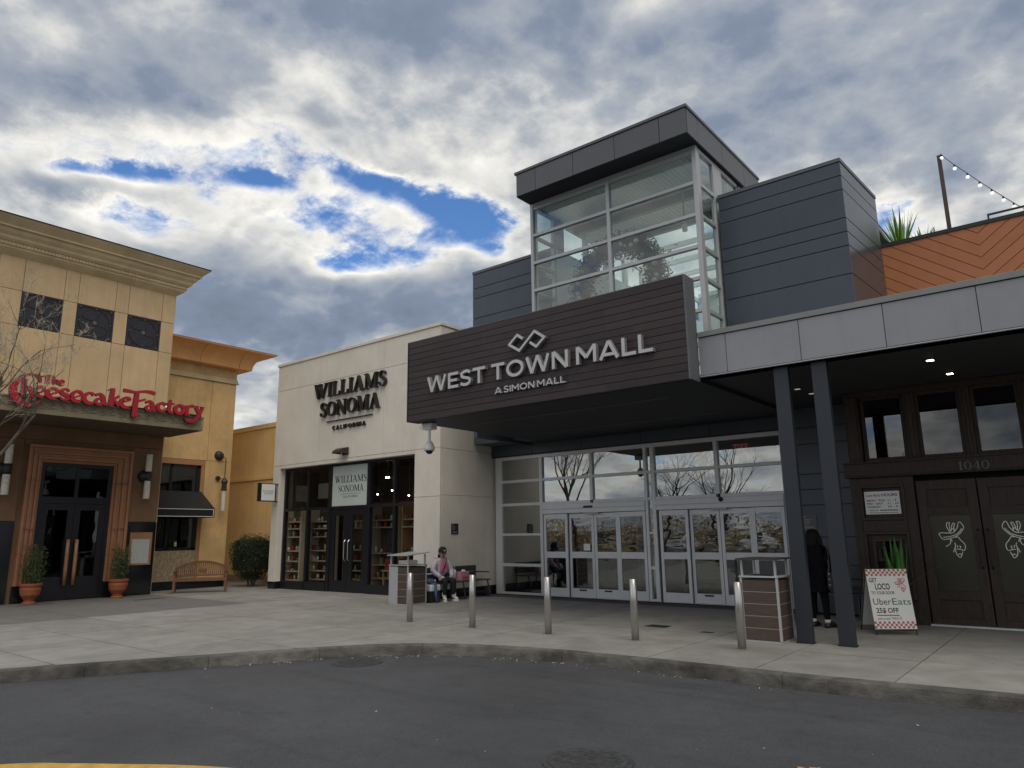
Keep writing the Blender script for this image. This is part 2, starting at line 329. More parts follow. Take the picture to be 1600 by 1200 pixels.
FACT={'C':[[(6.245,5.574,0.051),(6.172,5.632,0.054),(6.082,5.638,0.051),(5.954,5.596,0.077),(5.823,5.472,0.128),(5.741,5.307,0.17),(5.743,5.155,0.176),(5.816,5.014,0.168),(5.929,4.904,0.136),(6.064,4.859,0.085),(6.206,4.901,0.064),(6.331,5.014,0.02)],[(6.22,5.666,0.068),(6.269,5.561,0.085),(6.313,5.46,0.024)]],'h':[[(5.943,5.5,0.119),(5.95,5.305,0.122),(5.95,5.109,0.128)],[(5.894,5.093,0.031),(6.015,5.11,0.031)],[(5.976,5.266,0.043),(6.052,5.307,0.077),(6.121,5.254,0.099),(6.136,5.144,0.088),(6.091,5.019,0.065),(5.997,4.938,0.02)]],'e1':[[(6.25,5.187,0.043),(6.392,5.259,0.051),(6.388,5.328,0.065),(6.292,5.353,0.065),(6.212,5.258,0.083),(6.23,5.166,0.096),(6.317,5.115,0.077),(6.434,5.149,0.017)]],'e2':[[(6.521,5.191,0.042),(6.689,5.268,0.058),(6.674,5.341,0.071),(6.565,5.354,0.071),(6.477,5.245,0.102),(6.51,5.146,0.105),(6.606,5.111,0.076),(6.731,5.163,0.017)]],'s':[[(6.961,5.325,0.063),(6.92,5.377,0.051),(6.827,5.364,0.076),(6.779,5.298,0.088),(6.847,5.246,0.102),(6.955,5.2,0.108),(6.93,5.129,0.071),(6.83,5.109,0.063),(6.751,5.166,0.051)]],'e3':[[(7.083,5.191,0.042),(7.251,5.277,0.054),(7.236,5.347,0.076),(7.122,5.357,0.071),(7.032,5.246,0.102),(7.072,5.136,0.105),(7.171,5.109,0.081),(7.295,5.163,0.017)]],'c':[[(7.559,5.321,0.081),(7.471,5.367,0.068),(7.362,5.311,0.09),(7.323,5.207,0.112),(7.389,5.117,0.108),(7.498,5.101,0.076),(7.608,5.165,0.022)]],'a':[[(7.6,5.327,0.072),(7.697,5.368,0.081),(7.783,5.298,0.104),(7.819,5.157,0.118),(7.917,5.109,0.04)],[(7.784,5.252,0.05),(7.66,5.232,0.068),(7.613,5.147,0.081),(7.681,5.096,0.072),(7.795,5.144,0.05)]],'T':[[(6.311,5.617,0.036),(6.425,5.66,0.047),(6.578,5.667,0.034)],[(6.441,5.65,0.088),(6.444,5.481,0.088)],[(6.4,5.464,0.029),(6.498,5.479,0.027)]],'h2':[[(6.579,5.655,0.058),(6.591,5.463,0.058)],[(6.605,5.553,0.034),(6.657,5.579,0.051),(6.684,5.469,0.051)]],'e4':[[(6.725,5.519,0.027),(6.817,5.539,0.031),(6.796,5.589,0.041),(6.734,5.579,0.041),(6.712,5.5,0.058),(6.762,5.46,0.043),(6.831,5.483,0.014)]],'k':[[(8.017,5.572,0.099),(8.0,5.338,0.118),(7.992,5.112,0.133)],[(7.893,5.503,0.025),(7.988,5.555,0.057)],[(8.034,5.25,0.047),(8.182,5.378,0.072)],[(8.06,5.253,0.068),(8.203,5.121,0.105)],[(7.928,5.103,0.036),(8.055,5.12,0.036)]],'e5':[[(8.288,5.238,0.045),(8.459,5.308,0.061),(8.437,5.361,0.076),(8.331,5.347,0.08),(8.248,5.233,0.11),(8.29,5.126,0.108),(8.398,5.103,0.076),(8.509,5.161,0.019)]],'F':[[(8.288,5.562,0.099),(8.427,5.558,0.086),(8.608,5.552,0.068),(8.823,5.603,0.072),(9.009,5.61,0.091),(9.134,5.578,0.086)],[(8.644,5.552,0.11),(8.632,5.332,0.129),(8.617,5.103,0.143),(8.616,4.874,0.161)],[(8.658,5.307,0.061),(8.791,5.35,0.065),(8.883,5.389,0.057)]],'a2':[[(8.897,5.301,0.065),(8.995,5.347,0.08),(9.079,5.287,0.095),(9.105,5.156,0.105),(9.194,5.115,0.029)],[(9.088,5.244,0.046),(8.969,5.215,0.065),(8.911,5.14,0.076),(8.979,5.101,0.072),(9.097,5.145,0.049)]],'c2':[[(9.444,5.302,0.072),(9.354,5.352,0.068),(9.249,5.28,0.091),(9.234,5.197,0.105),(9.296,5.131,0.091),(9.392,5.13,0.068),(9.494,5.176,0.02)]],'t':[[(9.585,5.472,0.068),(9.561,5.301,0.091),(9.555,5.144,0.095),(9.675,5.11,0.042)],[(9.479,5.346,0.048),(9.692,5.368,0.048)]],'o':[[(9.842,5.354,0.084),(9.74,5.266,0.1),(9.756,5.15,0.1),(9.862,5.107,0.08),(9.96,5.175,0.1),(9.966,5.295,0.1),(9.846,5.354,0.08)]],'r':[[(10.071,5.368,0.096),(10.072,5.105,0.099)],[(10.079,5.269,0.053),(10.162,5.37,0.072),(10.265,5.369,0.08)],[(10.003,5.091,0.036),(10.153,5.109,0.036)]],'y':[[(10.337,5.358,0.1),(10.433,5.203,0.096)],[(10.544,5.369,0.076),(10.455,5.176,0.092),(10.335,5.001,0.1),(10.188,4.924,0.092),(10.075,4.947,0.08),(10.047,5.003,0.084)],[(10.275,5.37,0.03),(10.408,5.388,0.032)],[(10.471,5.37,0.032),(10.586,5.378,0.032)]]}
EMB=[[(-2.184,1.513),(-2.14,1.528),(-2.046,1.524),(-1.97,1.529),(-1.905,1.604),(-1.876,1.688),(-1.847,1.698),(-1.806,1.624),(-1.826,1.572),(-1.901,1.489),(-2.009,1.437),(-2.115,1.416),(-2.154,1.449),(-2.184,1.513)],[(-2.12,1.454),(-2.054,1.458),(-1.976,1.479),(-1.897,1.52),(-1.836,1.598)],[(-2.007,1.532),(-2.038,1.585),(-2.054,1.649),(-2.04,1.692),(-2.002,1.693),(-2.015,1.659),(-2.011,1.617),(-2.005,1.553)],[(-1.987,1.585),(-1.975,1.648),(-1.951,1.685),(-1.929,1.673),(-1.949,1.626),(-1.946,1.573)],[(-2.0,1.553),(-1.971,1.6),(-1.944,1.552)],[(-2.02,1.426),(-2.029,1.353),(-2.071,1.316),(-2.105,1.302)],[(-2.012,1.416),(-1.998,1.379)],[(-1.947,1.447),(-1.909,1.457),(-1.866,1.394),(-1.83,1.352),(-1.818,1.3),(-1.839,1.238),(-1.884,1.248),(-1.942,1.258)],[(-1.967,1.363),(-1.958,1.321),(-1.979,1.258),(-2.002,1.206)],[(-1.963,1.279),(-1.964,1.196),(-1.942,1.144),(-1.908,1.123),(-1.879,1.175),(-1.869,1.217)],[(-1.935,1.321),(-1.926,1.279)],[(-1.904,1.311),(-1.883,1.295),(-1.9,1.269)],[(-1.94,1.165),(-1.915,1.18),(-1.885,1.165)]]
# ------------------------------------------------------------------ ground
def asphalt():
    m = bpy.data.materials.new('asphalt'); m.use_nodes = True; t = m.node_tree; n = t.nodes; k = t.links; p = n['Principled BSDF']
    g = n.new('ShaderNodeNewGeometry')
    def nz(s, d, r, st=None, dist=0.0):
        a = n.new('ShaderNodeTexNoise'); a.inputs['Scale'].default_value = s; a.inputs['Detail'].default_value = d; a.inputs['Roughness'].default_value = r; a.inputs['Distortion'].default_value = dist
        if st:
            mp = n.new('ShaderNodeMapping'); mp.inputs['Rotation'].default_value = (0, 0, st[0]); mp.inputs['Scale'].default_value = st[1]; k.new(g.outputs['Position'], mp.inputs[0]); k.new(mp.outputs[0], a.inputs['Vector'])
        else: k.new(g.outputs['Position'], a.inputs['Vector'])
        return a.outputs['Fac']
    def mr(v, a, b, c, d):
        r = n.new('ShaderNodeMapRange'); r.inputs['From Min'].default_value = a; r.inputs['From Max'].default_value = b; r.inputs['To Min'].default_value = c; r.inputs['To Max'].default_value = d; k.new(v, r.inputs['Value']); return r.outputs[0]
    def mul(a, b):
        q = n.new('ShaderNodeMath'); q.operation = 'MULTIPLY'; k.new(a, q.inputs[0]); k.new(b, q.inputs[1]); return q.outputs[0]
    fine = mr(nz(75, 4, 0.8), 0.3, 0.7, 0.35, 1.8)
    big = mr(nz(0.35, 5, 0.55), 0.35, 0.65, 0.82, 1.22)
    mid = mr(nz(3.5, 8, 0.7), 0.3, 0.7, 0.86, 1.12)
    tyre = mr(nz(1.0, 4, 0.55, (0.15, (0.22, 3.0, 1))), 0.58, 0.78, 1.0, 0.76)
    vc = n.new('ShaderNodeTexVoronoi'); vc.feature = 'DISTANCE_TO_EDGE'; vc.inputs['Scale'].default_value = 0.42
    wv = n.new('ShaderNodeTexNoise'); wv.inputs['Scale'].default_value = 1.6; wv.inputs['Detail'].default_value = 6; k.new(g.outputs['Position'], wv.inputs['Vector'])
    sc_ = n.new('ShaderNodeVectorMath'); sc_.operation = 'SCALE'; sc_.inputs['Scale'].default_value = 0.9; k.new(wv.outputs['Color'], sc_.inputs[0]); ad = n.new('ShaderNodeVectorMath'); ad.operation = 'ADD'; k.new(g.outputs['Position'], ad.inputs[0]); k.new(sc_.outputs[0], ad.inputs[1]); k.new(ad.outputs[0], vc.inputs['Vector'])
    crack = mr(vc.outputs['Distance'], 0.0, 0.005, 0.72, 1.0)
    oil = mr(nz(1.7, 3, 0.5), 0.66, 0.76, 1.0, 0.72)
    val = mul(mul(mul(fine, big), mul(mid, tyre)), mul(crack, oil))
    v = n.new('ShaderNodeVectorMath'); v.operation = 'SCALE'; v.inputs[0].default_value = (0.045, 0.048, 0.054); k.new(val, v.inputs['Scale'])
    k.new(v.outputs[0], p.inputs['Base Color']); k.new(mr(nz(1.2, 5, 0.6), 0.3, 0.7, 0.62, 0.85), p.inputs['Roughness'])
    b = n.new('ShaderNodeBump'); b.inputs['Strength'].default_value = 0.5; b.inputs['Distance'].default_value = 0.008; k.new(nz(170, 3, 0.7), b.inputs['Height']); k.new(b.outputs[0], p.inputs['Normal'])
    return m
ASPH = asphalt()
m = MB(); m.quad((-700,-700,-0.15),(700,-700,-0.15),(700,700,-0.15),(-700,700,-0.15)); m.build('road', ASPH, label='dark asphalt drive in front of the mall entrance', kind='structure')

KP = [(-19.5,-12),(-17.0,-7.4),(-14.8,-3.4),(-12.9,0.1),(-11.75,2.19),(-11.08,3.41),(-10.39,4.67),(-9.6,6.09),(-9.25,6.72),(-8.84,7.30),(-8.40,7.76),(-7.89,8.09),(-7.4,8.31),(-6.86,8.46),(-6.3,8.56),(-5.84,8.615),(-4.79,8.655),(-3.6,8.67),(-2.5,8.69),(-0.82,8.82),(2,9.0),(8,9.3),(16,9.6)]
def cr(pts, n):                                    # Catmull-Rom resample
    out = []
    for i in range(len(pts)-1):
        p0, p1, p2, p3 = pts[max(i-1,0)], pts[i], pts[i+1], pts[min(i+2,len(pts)-1)]
        for j in range(n):
            t = j/n
            out.append(tuple(0.5*((2*b)+(-a+c)*t+(2*a-5*b+4*c-d)*t*t+(-a+3*b-3*c+d)*t**3) for a,b,c,d in zip(p0,p1,p2,p3)))
    out.append(tuple(pts[-1])); return out
KC = cr(KP, 4)
def offs(pts, d):
    out = []
    for i,p in enumerate(pts):
        a = pts[max(i-1,0)]; b = pts[min(i+1,len(pts)-1)]; tx, ty = b[0]-a[0], b[1]-a[1]; L = math.hypot(tx,ty)
        out.append((p[0]-ty/L*d, p[1]+tx/L*d))
    return out
KIN = offs(KC, 0.16)
poly = KIN+[(16,24),(-40,24),(-40,-12)]
def clip(poly, ax, v, keep_gt):
    out = []
    for i in range(len(poly)):
        a, b = poly[i-1], poly[i]; ia = (a[ax] > v) == keep_gt; ib = (b[ax] > v) == keep_gt
        if ia != ib:
            t = (v-a[ax])/(b[ax]-a[ax]); out.append((a[0]+(b[0]-a[0])*t, a[1]+(b[1]-a[1])*t))
        if ib: out.append(b)
    return out
walk = MB().prism(poly, -0.149, -0.022).build('sidewalk', JOINT, label='pale concrete forecourt pavement', kind='structure')
XS = [-40,-26,-22.3,-20.6,-19.0,-16.95,-15.6,-14.25,-12.7,-11.05,-9.5,-8.0,-6.52,-4.88,-3.45,-1.95,-0.4,1.2,3,5,8,16]
YS = [-12,-6,-3,-1,0.7,2.5,4.0,5.3,6.68,8.62,10.42,11.3,13.0,15.0,17,24]
g_ = 0.007
for i in range(len(XS)-1):
    for j in range(len(YS)-1):
        x0,x1,y0,y1 = XS[i],XS[i+1],YS[j],YS[j+1]
        if y0 >= 15.0 and x0 < 3 and x0 > -22: continue
        c = clip(clip(clip(clip(poly,0,x0+g_,True),0,x1-g_,False),1,y0+g_,True),1,y1-g_,False)
        if len(c) < 3: continue
        A = abs(sum(c[q-1][0]*c[q][1]-c[q][0]*c[q-1][1] for q in range(len(c))))/2
        if A < 0.02: continue
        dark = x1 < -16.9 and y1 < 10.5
        dz = random.uniform(-0.0015, 0.0015)
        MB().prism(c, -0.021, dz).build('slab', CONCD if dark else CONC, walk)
# kerb
kerb = MB().add([(x,y,-0.148) for x,y in offs(KC,0.02)]+[(x,y,-0.010) for x,y in offs(KC,0.03)]+[(x,y,-0.010) for x,y in offs(KC,0.15)],
                [(i,i+1,len(KC)+i+1,len(KC)+i) for i in range(len(KC)-1)]+[(len(KC)+i,len(KC)+i+1,2*len(KC)+i+1,2*len(KC)+i) for i in range(len(KC)-1)]).build('kerb', JOINT, label='worn concrete kerb curving round the pavement', kind='structure')
dense = cr(KP, 16); dl = [0]
for a,b in zip(dense, dense[1:]): dl.append(dl[-1]+math.hypot(b[0]-a[0], b[1]-a[1]))
def along(s_):
    for i in range(len(dl)-1):
        if dl[i+1] >= s_:
            t = (s_-dl[i])/(dl[i+1]-dl[i]); a, b = dense[i], dense[i+1]; L_ = math.hypot(b[0]-a[0], b[1]-a[1]); return a[0]+(b[0]-a[0])*t, a[1]+(b[1]-a[1])*t, -(b[1]-a[1])/L_, (b[0]-a[0])/L_
    return None
s0 = 0.0; rk = random.Random(21)
while s0 < dl[-1]-3.2:
    L = rk.choice((1.5, 2.2, 3.0, 3.0)); n = int(L/0.12); m = MB()
    for q in range(n+1):
        x, y, nx, ny = along(s0+0.003+(L-0.006)*q/n); c1, c2 = rk.uniform(-0.004,0.004), rk.uniform(-0.003,0.002)
        if rk.random() < 0.07: c1 += 0.012; c2 -= 0.010
        for d, z in ((-0.014+c1*0.5,-0.149),(0.006+c1,-0.05),(0.016+c1,-0.018),(0.034+c1,0.001+c2),(0.155,0.003),(0.155,-0.149)): m.v.append((x+nx*d, y+ny*d, z))
    for q in range(n):
        for k in range(5): m.face((6*q+k, 6*q+6+k, 6*q+7+k, 6*q+1+k))
    m.face((0,1,2,3,4,5)); e = 6*n; m.face((e+5,e+4,e+3,e+2,e+1,e))
    m.build('kerb_stone', KERB, kerb); s0 += L
# painted island edge at the bottom left, stray paint and litter
YP = mat('yellow_paint', (0.50, 0.31, 0.06), 0.7, var=0.25, scale=9, stain=0.15)
isl = cr([(-8.2,1.0),(-7.123,2.277),(-6.70,2.62),(-6.312,2.88),(-5.9,3.15),(-5.387,3.40),(-4.9,3.53),(-4.3,3.50)], 6)
ii = offs(isl, -0.16)
MB().add([(x,y,-0.146) for x,y in isl]+[(x,y,-0.146) for x,y in ii], [(i+1,i,len(isl)+i,len(isl)+i+1) for i in range(len(isl)-1)]).build('painted_line', YP, label='curved yellow painted line at the near left', kind='structure')
OP = mat('orange_paint', (0.50, 0.22, 0.03), 0.8, var=0.4, scale=20)
m = MB()
for q in range(9):
    a = random.uniform(0, 6.3); x, y = -1.93+random.gauss(0,0.06), 5.93+random.gauss(0,0.035)
    m.add([(x+random.uniform(0.02,0.05)*math.cos(a+t), y+random.uniform(0.01,0.03)*math.sin(a+t), -0.146+q*0.0002) for t in (0,1.2,2.2,3.4,4.6,5.4)], [(0,1,2,3,4,5)])
m.build('paint_mark', OP, label='small smeared orange paint mark on the asphalt', kind='structure')
LIT = mat('litter_paper', (0.48,0.46,0.42), 0.8)
m = MB(); rr = random.Random(3)
def bit(x, y, s):
    a = rr.uniform(0,6.3); u = Vector((math.cos(a),math.sin(a),rr.uniform(-.2,.2)))*s; v = Vector((-math.sin(a),math.cos(a),rr.uniform(-.2,.2)))*s*0.6
    m.obox((x,y,-0.145+s*0.35), u, v, (0,0,s*0.2))
for q in range(90):
    t = rr.uniform(0.28,0.80); i = int(t*(len(dense)-1)); d = abs(rr.gauss(0,0.10))+0.03; p = offs(dense[max(0,i-1):i+2], -d)[1 if i else 0]; bit(p[0],p[1],rr.uniform(0.005,0.013))
for q in range(16): bit(rr.uniform(-8,0), rr.uniform(4.2,8.0), rr.uniform(0.004,0.011))
m.build('litter', LIT, label='scattered pale litter scraps along the asphalt and kerb', kind='stuff')
m = MB()
for q in range(520):
    t = rr.uniform(0.24,0.84); i = max(1,int(t*(len(dense)-2))); d = abs(rr.gauss(0,0.05))+0.018; p = offs(dense[i-1:i+2], -d)[1]; bit(p[0]+rr.gauss(0,.01),p[1]+rr.gauss(0,.01),rr.uniform(0.003,0.009))
m.build('gutter_grit', mat('grit',(0.10,0.085,0.065),0.9,var=0.6,scale=40), label='fine grit and leaf crumbs lying in the gutter', kind='stuff')
# manhole covers, floor drains
IRON = mat('cast_iron', (0.035,0.036,0.038), 0.6, 0.4, var=0.4, scale=30)
IRONM = mat('worn_iron', (0.042,0.044,0.048), 0.7, 0.1, var=0.5, scale=14)
def manhole(c, r, label):
    t = empty('manhole_cover', (c[0],c[1],-0.15), label, 'manhole', 'manhole covers in the asphalt')
    MB().lathe((c[0],c[1],-0.149), [(r,0),(r,0.006),(r*0.90,0.008),(r*0.89,0.004)], 40).build('rim', IRONM, t)
    MB().lathe((c[0],c[1],-0.149), [(r*0.86,0),(r*0.86,0.009)], 40).build('lid', IRONM, t)
    m = MB()
    for i in range(-6,7):
        for j in range(-6,7):
            if math.hypot(i,j) < 6.2: m.box(c[0]+i*r*0.125-r*0.045, c[0]+i*r*0.125+r*0.045, c[1]+j*r*0.125-r*0.02, c[1]+j*r*0.125+r*0.02, -0.1405, -0.137)
    m.build('tread', IRONM, t, kind='stuff')
manhole((-8.47,6.98), 0.36, 'round iron manhole cover close under the kerb')
manhole((-3.38,5.10), 0.36, 'round iron manhole cover at the bottom edge of the picture')
m = MB().box(-6.45,-6.05,11.62,11.92,-0.01,0.004)
for q in range(8): m.box(-6.42+q*0.047,-6.395+q*0.047,11.64,11.90,0.004,0.007)
m.build('floor_drain', IRON, label='square iron drain cover in the pavement before the doors', cat='drain')
MB().box(-5.32,-5.12,11.42,11.56,-0.01,0.004).lathe((-5.22,11.49,0.004),[(0.04,0),(0.03,0.003)],12).build('access_cover', IRON, label='small iron access cover in the pavement near the right bin', cat='cover')
for lab,(x,y) in (('dark trench slot in the grey paving before the left potted shrub',(-21.45,7.2)),('dark trench slot in the grey paving before the right potted shrub',(-20.5,9.65))):
    m = MB().box(x-0.06,x+0.06,y-0.42,y+0.42,-0.015,0.003)
    for q in range(16): m.box(x-0.045,x+0.045,y-0.40+q*0.05,y-0.38+q*0.05,0.003,0.006)
    m.build('trench_drain', IRON, label=lab, cat='drain')

# ------------------------------------------------------------------ glazing helper (planes of constant Y)
def bars_y(parent, name, mt, xs=(), zs=(), bars=(), y0=0, y1=0, bev=0.004):
    for (x0,x1,z0,z1) in bars: MB().box(x0,x1,y0,y1,z0,z1).build(name, mt, parent, bev=bev)
def pane_y(parent, mt, x0, x1, z0, z1, y, name='pane'):
    return MB().box(x0,x1,y,y+0.008,z0,z1).build(name, mt, parent)
def panels_y(parent, mt, xs, zs, y, depth, gap=0.006, name='panel', bev=0.003):
    for a,b in zip(xs, xs[1:]):
        for c,d in zip(zs, zs[1:]): MB().box(a+gap,b-gap,y,y+depth,c+gap,d-gap).build(name, mt, parent, bev=bev)

# ------------------------------------------------------------------ mall entrance building
mall = empty('mall_building', (-8.5,16,0), 'dark grey mall entrance block with glass tower and flat canopy', 'building')
GY = 15.85; k_ = 15.85/15.55
def gx(x): return x*k_
def gz(z): return max(0.004, 1.6+(z-1.6)*k_)
V = [(-13.053,-12.83),(-11.53,-11.435),(-9.945,-9.857),(-8.397,-8.325),(-8.218,-8.115),(-6.61,-6.52),(-5.12,-4.98)]
V = [(gx(a),gx(b)) for a,b in V]
Z0,Zt1,Zt2,Zt3,Zt4 = gz(3.61),(gz(2.98),gz(3.055)),(gz(2.35),gz(2.425)),(gz(1.56),gz(1.62)),(gz(0.755),gz(0.83))
TOPZ = gz(3.70)
for i,(a,b) in enumerate(V):
    MB().box(a,b,GY-0.06,GY+0.08,0.002 if i in (0,1,3,4,6) else Zt2[1],Z0).build('mullion', ALU, mall, bev=0.004)
MB().box(V[0][0],V[-1][1],GY-0.06,GY+0.08,Z0,TOPZ).build('head_rail', ALU, mall, bev=0.004)
for i in range(len(V)-1):
    a,b = V[i][1],V[i+1][0]
    rows = [Zt1,Zt2]
    if i in (0,3): rows += [Zt3,Zt4,(0.002,0.06)]
    for (c,d) in rows: MB().box(a,b,GY-0.05,GY+0.07,c,d).build('transom', ALU, mall, bev=0.004)
    pane_y(mall, GENT, a,b,Zt1[1],Z0,GY); pane_y(mall, GENT, a,b,Zt2[1],Zt1[0],GY)
    if i in (0,3):
        pane_y(mall, GENT, a,b,Zt3[1],Zt2[0],GY); pane_y(mall, GENT, a,b,Zt4[1],Zt3[0],GY); pane_y(mall, GENT, a,b,0.06,Zt4[0],GY)
DT = gz(2.11)
def door_set(x0, x1, edges, sensor_dome):
    MB().box(x0,x1,GY-0.09,GY+0.09,DT,Zt2[0]).build('door_header', ALU, mall, bev=0.006)
    MB().box(x0,x1,GY-0.105,GY-0.091,DT+0.11,DT+0.125).build('header_trim', ALUW, mall)
    xm = (edges[1]+edges[2])/2+0.12
    if sensor_dome: MB().sphere((xm+0.35,GY-0.11,Zt2[0]-0.05),0.055).build('motion_sensor', BLKM, mall)
    else: MB().box(xm+0.05,xm+0.30,GY-0.13,GY-0.092,Zt2[0]-0.12,Zt2[0]-0.07).build('motion_sensor', BLKM, mall)
    MB().box(edges[2]-0.22,edges[2]+0.22,GY-0.10,GY-0.06,DT-0.035,DT-0.006).build('door_guide', ALUW, mall)
    for i in range(4):
        a,b = edges[i]+0.006,edges[i+1]-0.006; y = GY-0.05 if i in (0,3) else GY+0.01; s = 0.075
        u0,u1,l0,l1 = gz(1.145),gz(1.98),gz(0.25),gz(0.99)
        f = MB().box(a,a+s,y,y+0.05,0.012,DT-0.01).box(b-s,b,y,y+0.05,0.012,DT-0.01)
        f.box(a+s,b-s,y,y+0.05,u1,DT-0.01).box(a+s,b-s,y,y+0.05,l1,u0).box(a+s,b-s,y,y+0.05,0.012,l0)
        d = f.build('door_leaf', ALU, mall, bev=0.004)
        pane_y(d, GDOOR, a+s,b-s,u0,u1,y+0.02); pane_y(d, GDOOR, a+s,b-s,l0,l1,y+0.02)
        if i in (1,2): MB().box((a+b)/2-0.11,(a+b)/2+0.11,y-0.004,y-0.001,l0-0.06,l0-0.02).build('decal', BLKM, d)
    MB().box(x0,x1,GY-0.10,GY+0.10,0.001,0.010).build('threshold', STEEL, mall)
door_set(V[1][1],V[3][0],[gx(v) for v in (-11.42,-10.66,-9.90,-9.19,-8.41)], False)
door_set(V[4][1],V[6][0],[gx(v) for v in (-8.06,-7.32,-6.59,-5.85,-5.13)], True)
MB().box(gx(-10.23),gx(-10.04),GY+0.022,GY+0.026,1.17,1.34).build('door_notice', WHITE, mall)
# header over the glazing, beam and soffits
xsH = [-13.38,-11.9,-10.3,-8.55,-6.75,-4.95]
panels_y(mall, DARKP, xsH, [TOPZ+0.03,4.13], 15.70, 0.3, name='header_panel')
MB().box(-13.38,-4.95,15.74,16.0,TOPZ-0.001,4.13).build('header_backing', BLKM, mall)
MB().box(-13.38,-11.3,14.96,15.68,4.075,4.5).build('beam', mat('blue_grey_beam',(0.085,0.095,0.115),0.5), mall, bev=0.004)
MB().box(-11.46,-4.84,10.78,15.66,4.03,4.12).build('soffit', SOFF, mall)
for (y,x0,x1) in ((11.94,-10.57,-5.88),(14.18,-10.41,-5.73)):
    MB().box(x0,x1,y-0.03,y+0.03,4.022,4.031).build('soffit_strip', mat('strip_lens',(0.07,0.075,0.085),0.5), mall)
# sign box with planks
SY = 10.65; sx0,sx1,sz0,sz1 = -11.48,-4.83,4.025,5.805
MB().box(sx0+0.02,sx1-0.03,SY+0.04,SY+0.34,sz0+0.01,sz1-0.012).build('sign_backing', BLKM, mall)
MB().box(sx1-0.03,sx1,SY-0.01,SY+0.36,sz0-0.004,sz1+0.004).build('sign_edge', mat('sign_return',(0.10,0.105,0.118),0.4), mall, bev=0.003)
MB().box(sx0-0.006,sx0+0.02,SY-0.01,SY+0.36,sz0-0.004,sz1+0.004).build('sign_edge', BLKM, mall)
MB().box(sx0+0.02,sx1-0.03,SY+0.0,SY+0.36,sz1-0.012,sz1+0.006).build('sign_cap', ROOFP, mall)
nr = 13; ph = (sz1-sz0-0.014)/nr
for r in range(nr):
    js = [sx0+0.022,-10.5,-9.32,-8.14,-7.014,-5.833,sx1-0.034] if r % 2 else [sx0+0.022,-9.9,-8.73,-7.58,-6.42,sx1-0.034]
    js = [sx0+0.022]+[j+random.uniform(-0.01,0.01) for j in js[1:-1]]+[sx1-0.034]
    for a,b in zip(js, js[1:]):
        d = random.uniform(0,0.002); MB().box(a+0.0015,b-0.0015,SY-d,SY+0.03,sz0+r*ph+0.005,sz0+(r+1)*ph-0.005).build('plank', PLANK, mall)
# canopy on the right
CY = 11.0; cx1 = 3.2
cj = [-4.82,-4.352,-3.189,-2.013,-0.871,0.28,1.45,cx1]
panels_y(mall, GREYP, cj, [4.118,4.765], CY, 0.05, gap=0.005, name='fascia_panel')
MB().box(-4.82,cx1,CY+0.03,CY+0.3,4.10,4.80).build('fascia_backing', BLKM, mall)
MB().box(-4.82,cx1,CY-0.02,CY+0.35,4.772,4.86).build('flashing', FLASH, mall, bev=0.004)
MB().box(-4.82,cx1,CY-0.012,CY+0.04,4.098,4.112).build('drip_edge', ALUW, mall)
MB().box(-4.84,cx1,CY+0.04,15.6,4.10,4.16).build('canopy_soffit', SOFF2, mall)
MB().box(-4.82,cx1,CY+0.3,16.2,4.70,4.82).build('canopy_roof', mat('roof_membrane',(0.2,0.2,0.2),0.9), mall)
LAMP = mat('lit_lens', (1,0.9,0.7), 0.5, emit=((1.0,0.86,0.62), 9.0))
LAMPD = mat('dim_lens', (0.4,0.38,0.35), 0.5, emit=((1.0,0.86,0.62), 0.25))
for (x,y,mt,lab) in ((-1.67,12.2,LAMP,'lit square downlight nearest the canopy edge'),(-1.594,13.51,LAMP,'lit square downlight in the canopy soffit near the wooden front'),(-3.917,13.1,LAMPD,'dim downlight in the soffit between the two dark columns'),(-3.857,13.73,LAMPD,'dim downlight behind the right dark column')):
    t = empty('downlight', (x,y,4.09), lab, 'light', 'canopy downlights')
    MB().box(x-0.065,x+0.065,y-0.065,y+0.065,4.088,4.0995).build('trim', BLKM, t); MB().box(x-0.045,x+0.045,y-0.045,y+0.045,4.084,4.0875).build('lens', mt, t)
COLM = mat('column_paint', (0.018,0.022,0.030), 0.4, var=0.08)
for x0 in (-3.67,-3.10):
    c = MB().box(x0,x0+0.22,11.13,11.24,0.001,4.10).build('column', COLM, mall, bev=0.006)
    MB().box(x0-0.01,x0+0.23,11.12,11.25,0.0012,0.02).build('base_plate', BLKM, c)
# grey panel wall behind the columns
zw = [0.004,0.62,0.92,1.462,2.10,2.41,2.72,3.34,3.68,4.095]
panels_y(mall, DARKP, [-4.96,-3.40], zw, 15.28, 0.04, gap=0.008, name='wall_panel'); MB().box(-4.98,-3.40,15.315,15.6,0.003,4.098).build('wall_backing', BLKM, mall)
# upper wings
WY = 13.448
zp = [4.6,5.04,5.585,6.137,6.676,6.948,7.217,7.78,8.056,8.33]
def wing(x0, x1, zs):
    panels_y(mall, DARKP, [x0,x1], zs, WY, 0.04, gap=0.007, name='wall_panel')
    MB().box(x0+0.03,x1-0.03,WY+0.03,WY+0.10,zs[0],zs[-1]+0.03).build('wall_backing', BLKM, mall)
    MB().box(x0-0.006,x1+0.004,WY-0.012,WY+0.30,8.337,8.412).build('coping', ROOFP, mall, bev=0.004)
wing(-5.25,-2.875,zp)
wing(-12.062,-9.49,[5.2,5.6,6.1,6.4,6.57,7.117,7.661,7.935,8.33])
FX,FY = -2.736,15.603
wd = Vector((FX+2.875, FY-WY, 0)); wn = Vector((wd.y,-wd.x,0)).normalized()
SIDEP = mat('skylit_side_panel', (0.085,0.092,0.105), 0.25, 0.3, var=0.05)  # paler than the front panels: sky shine on this side put into the colour
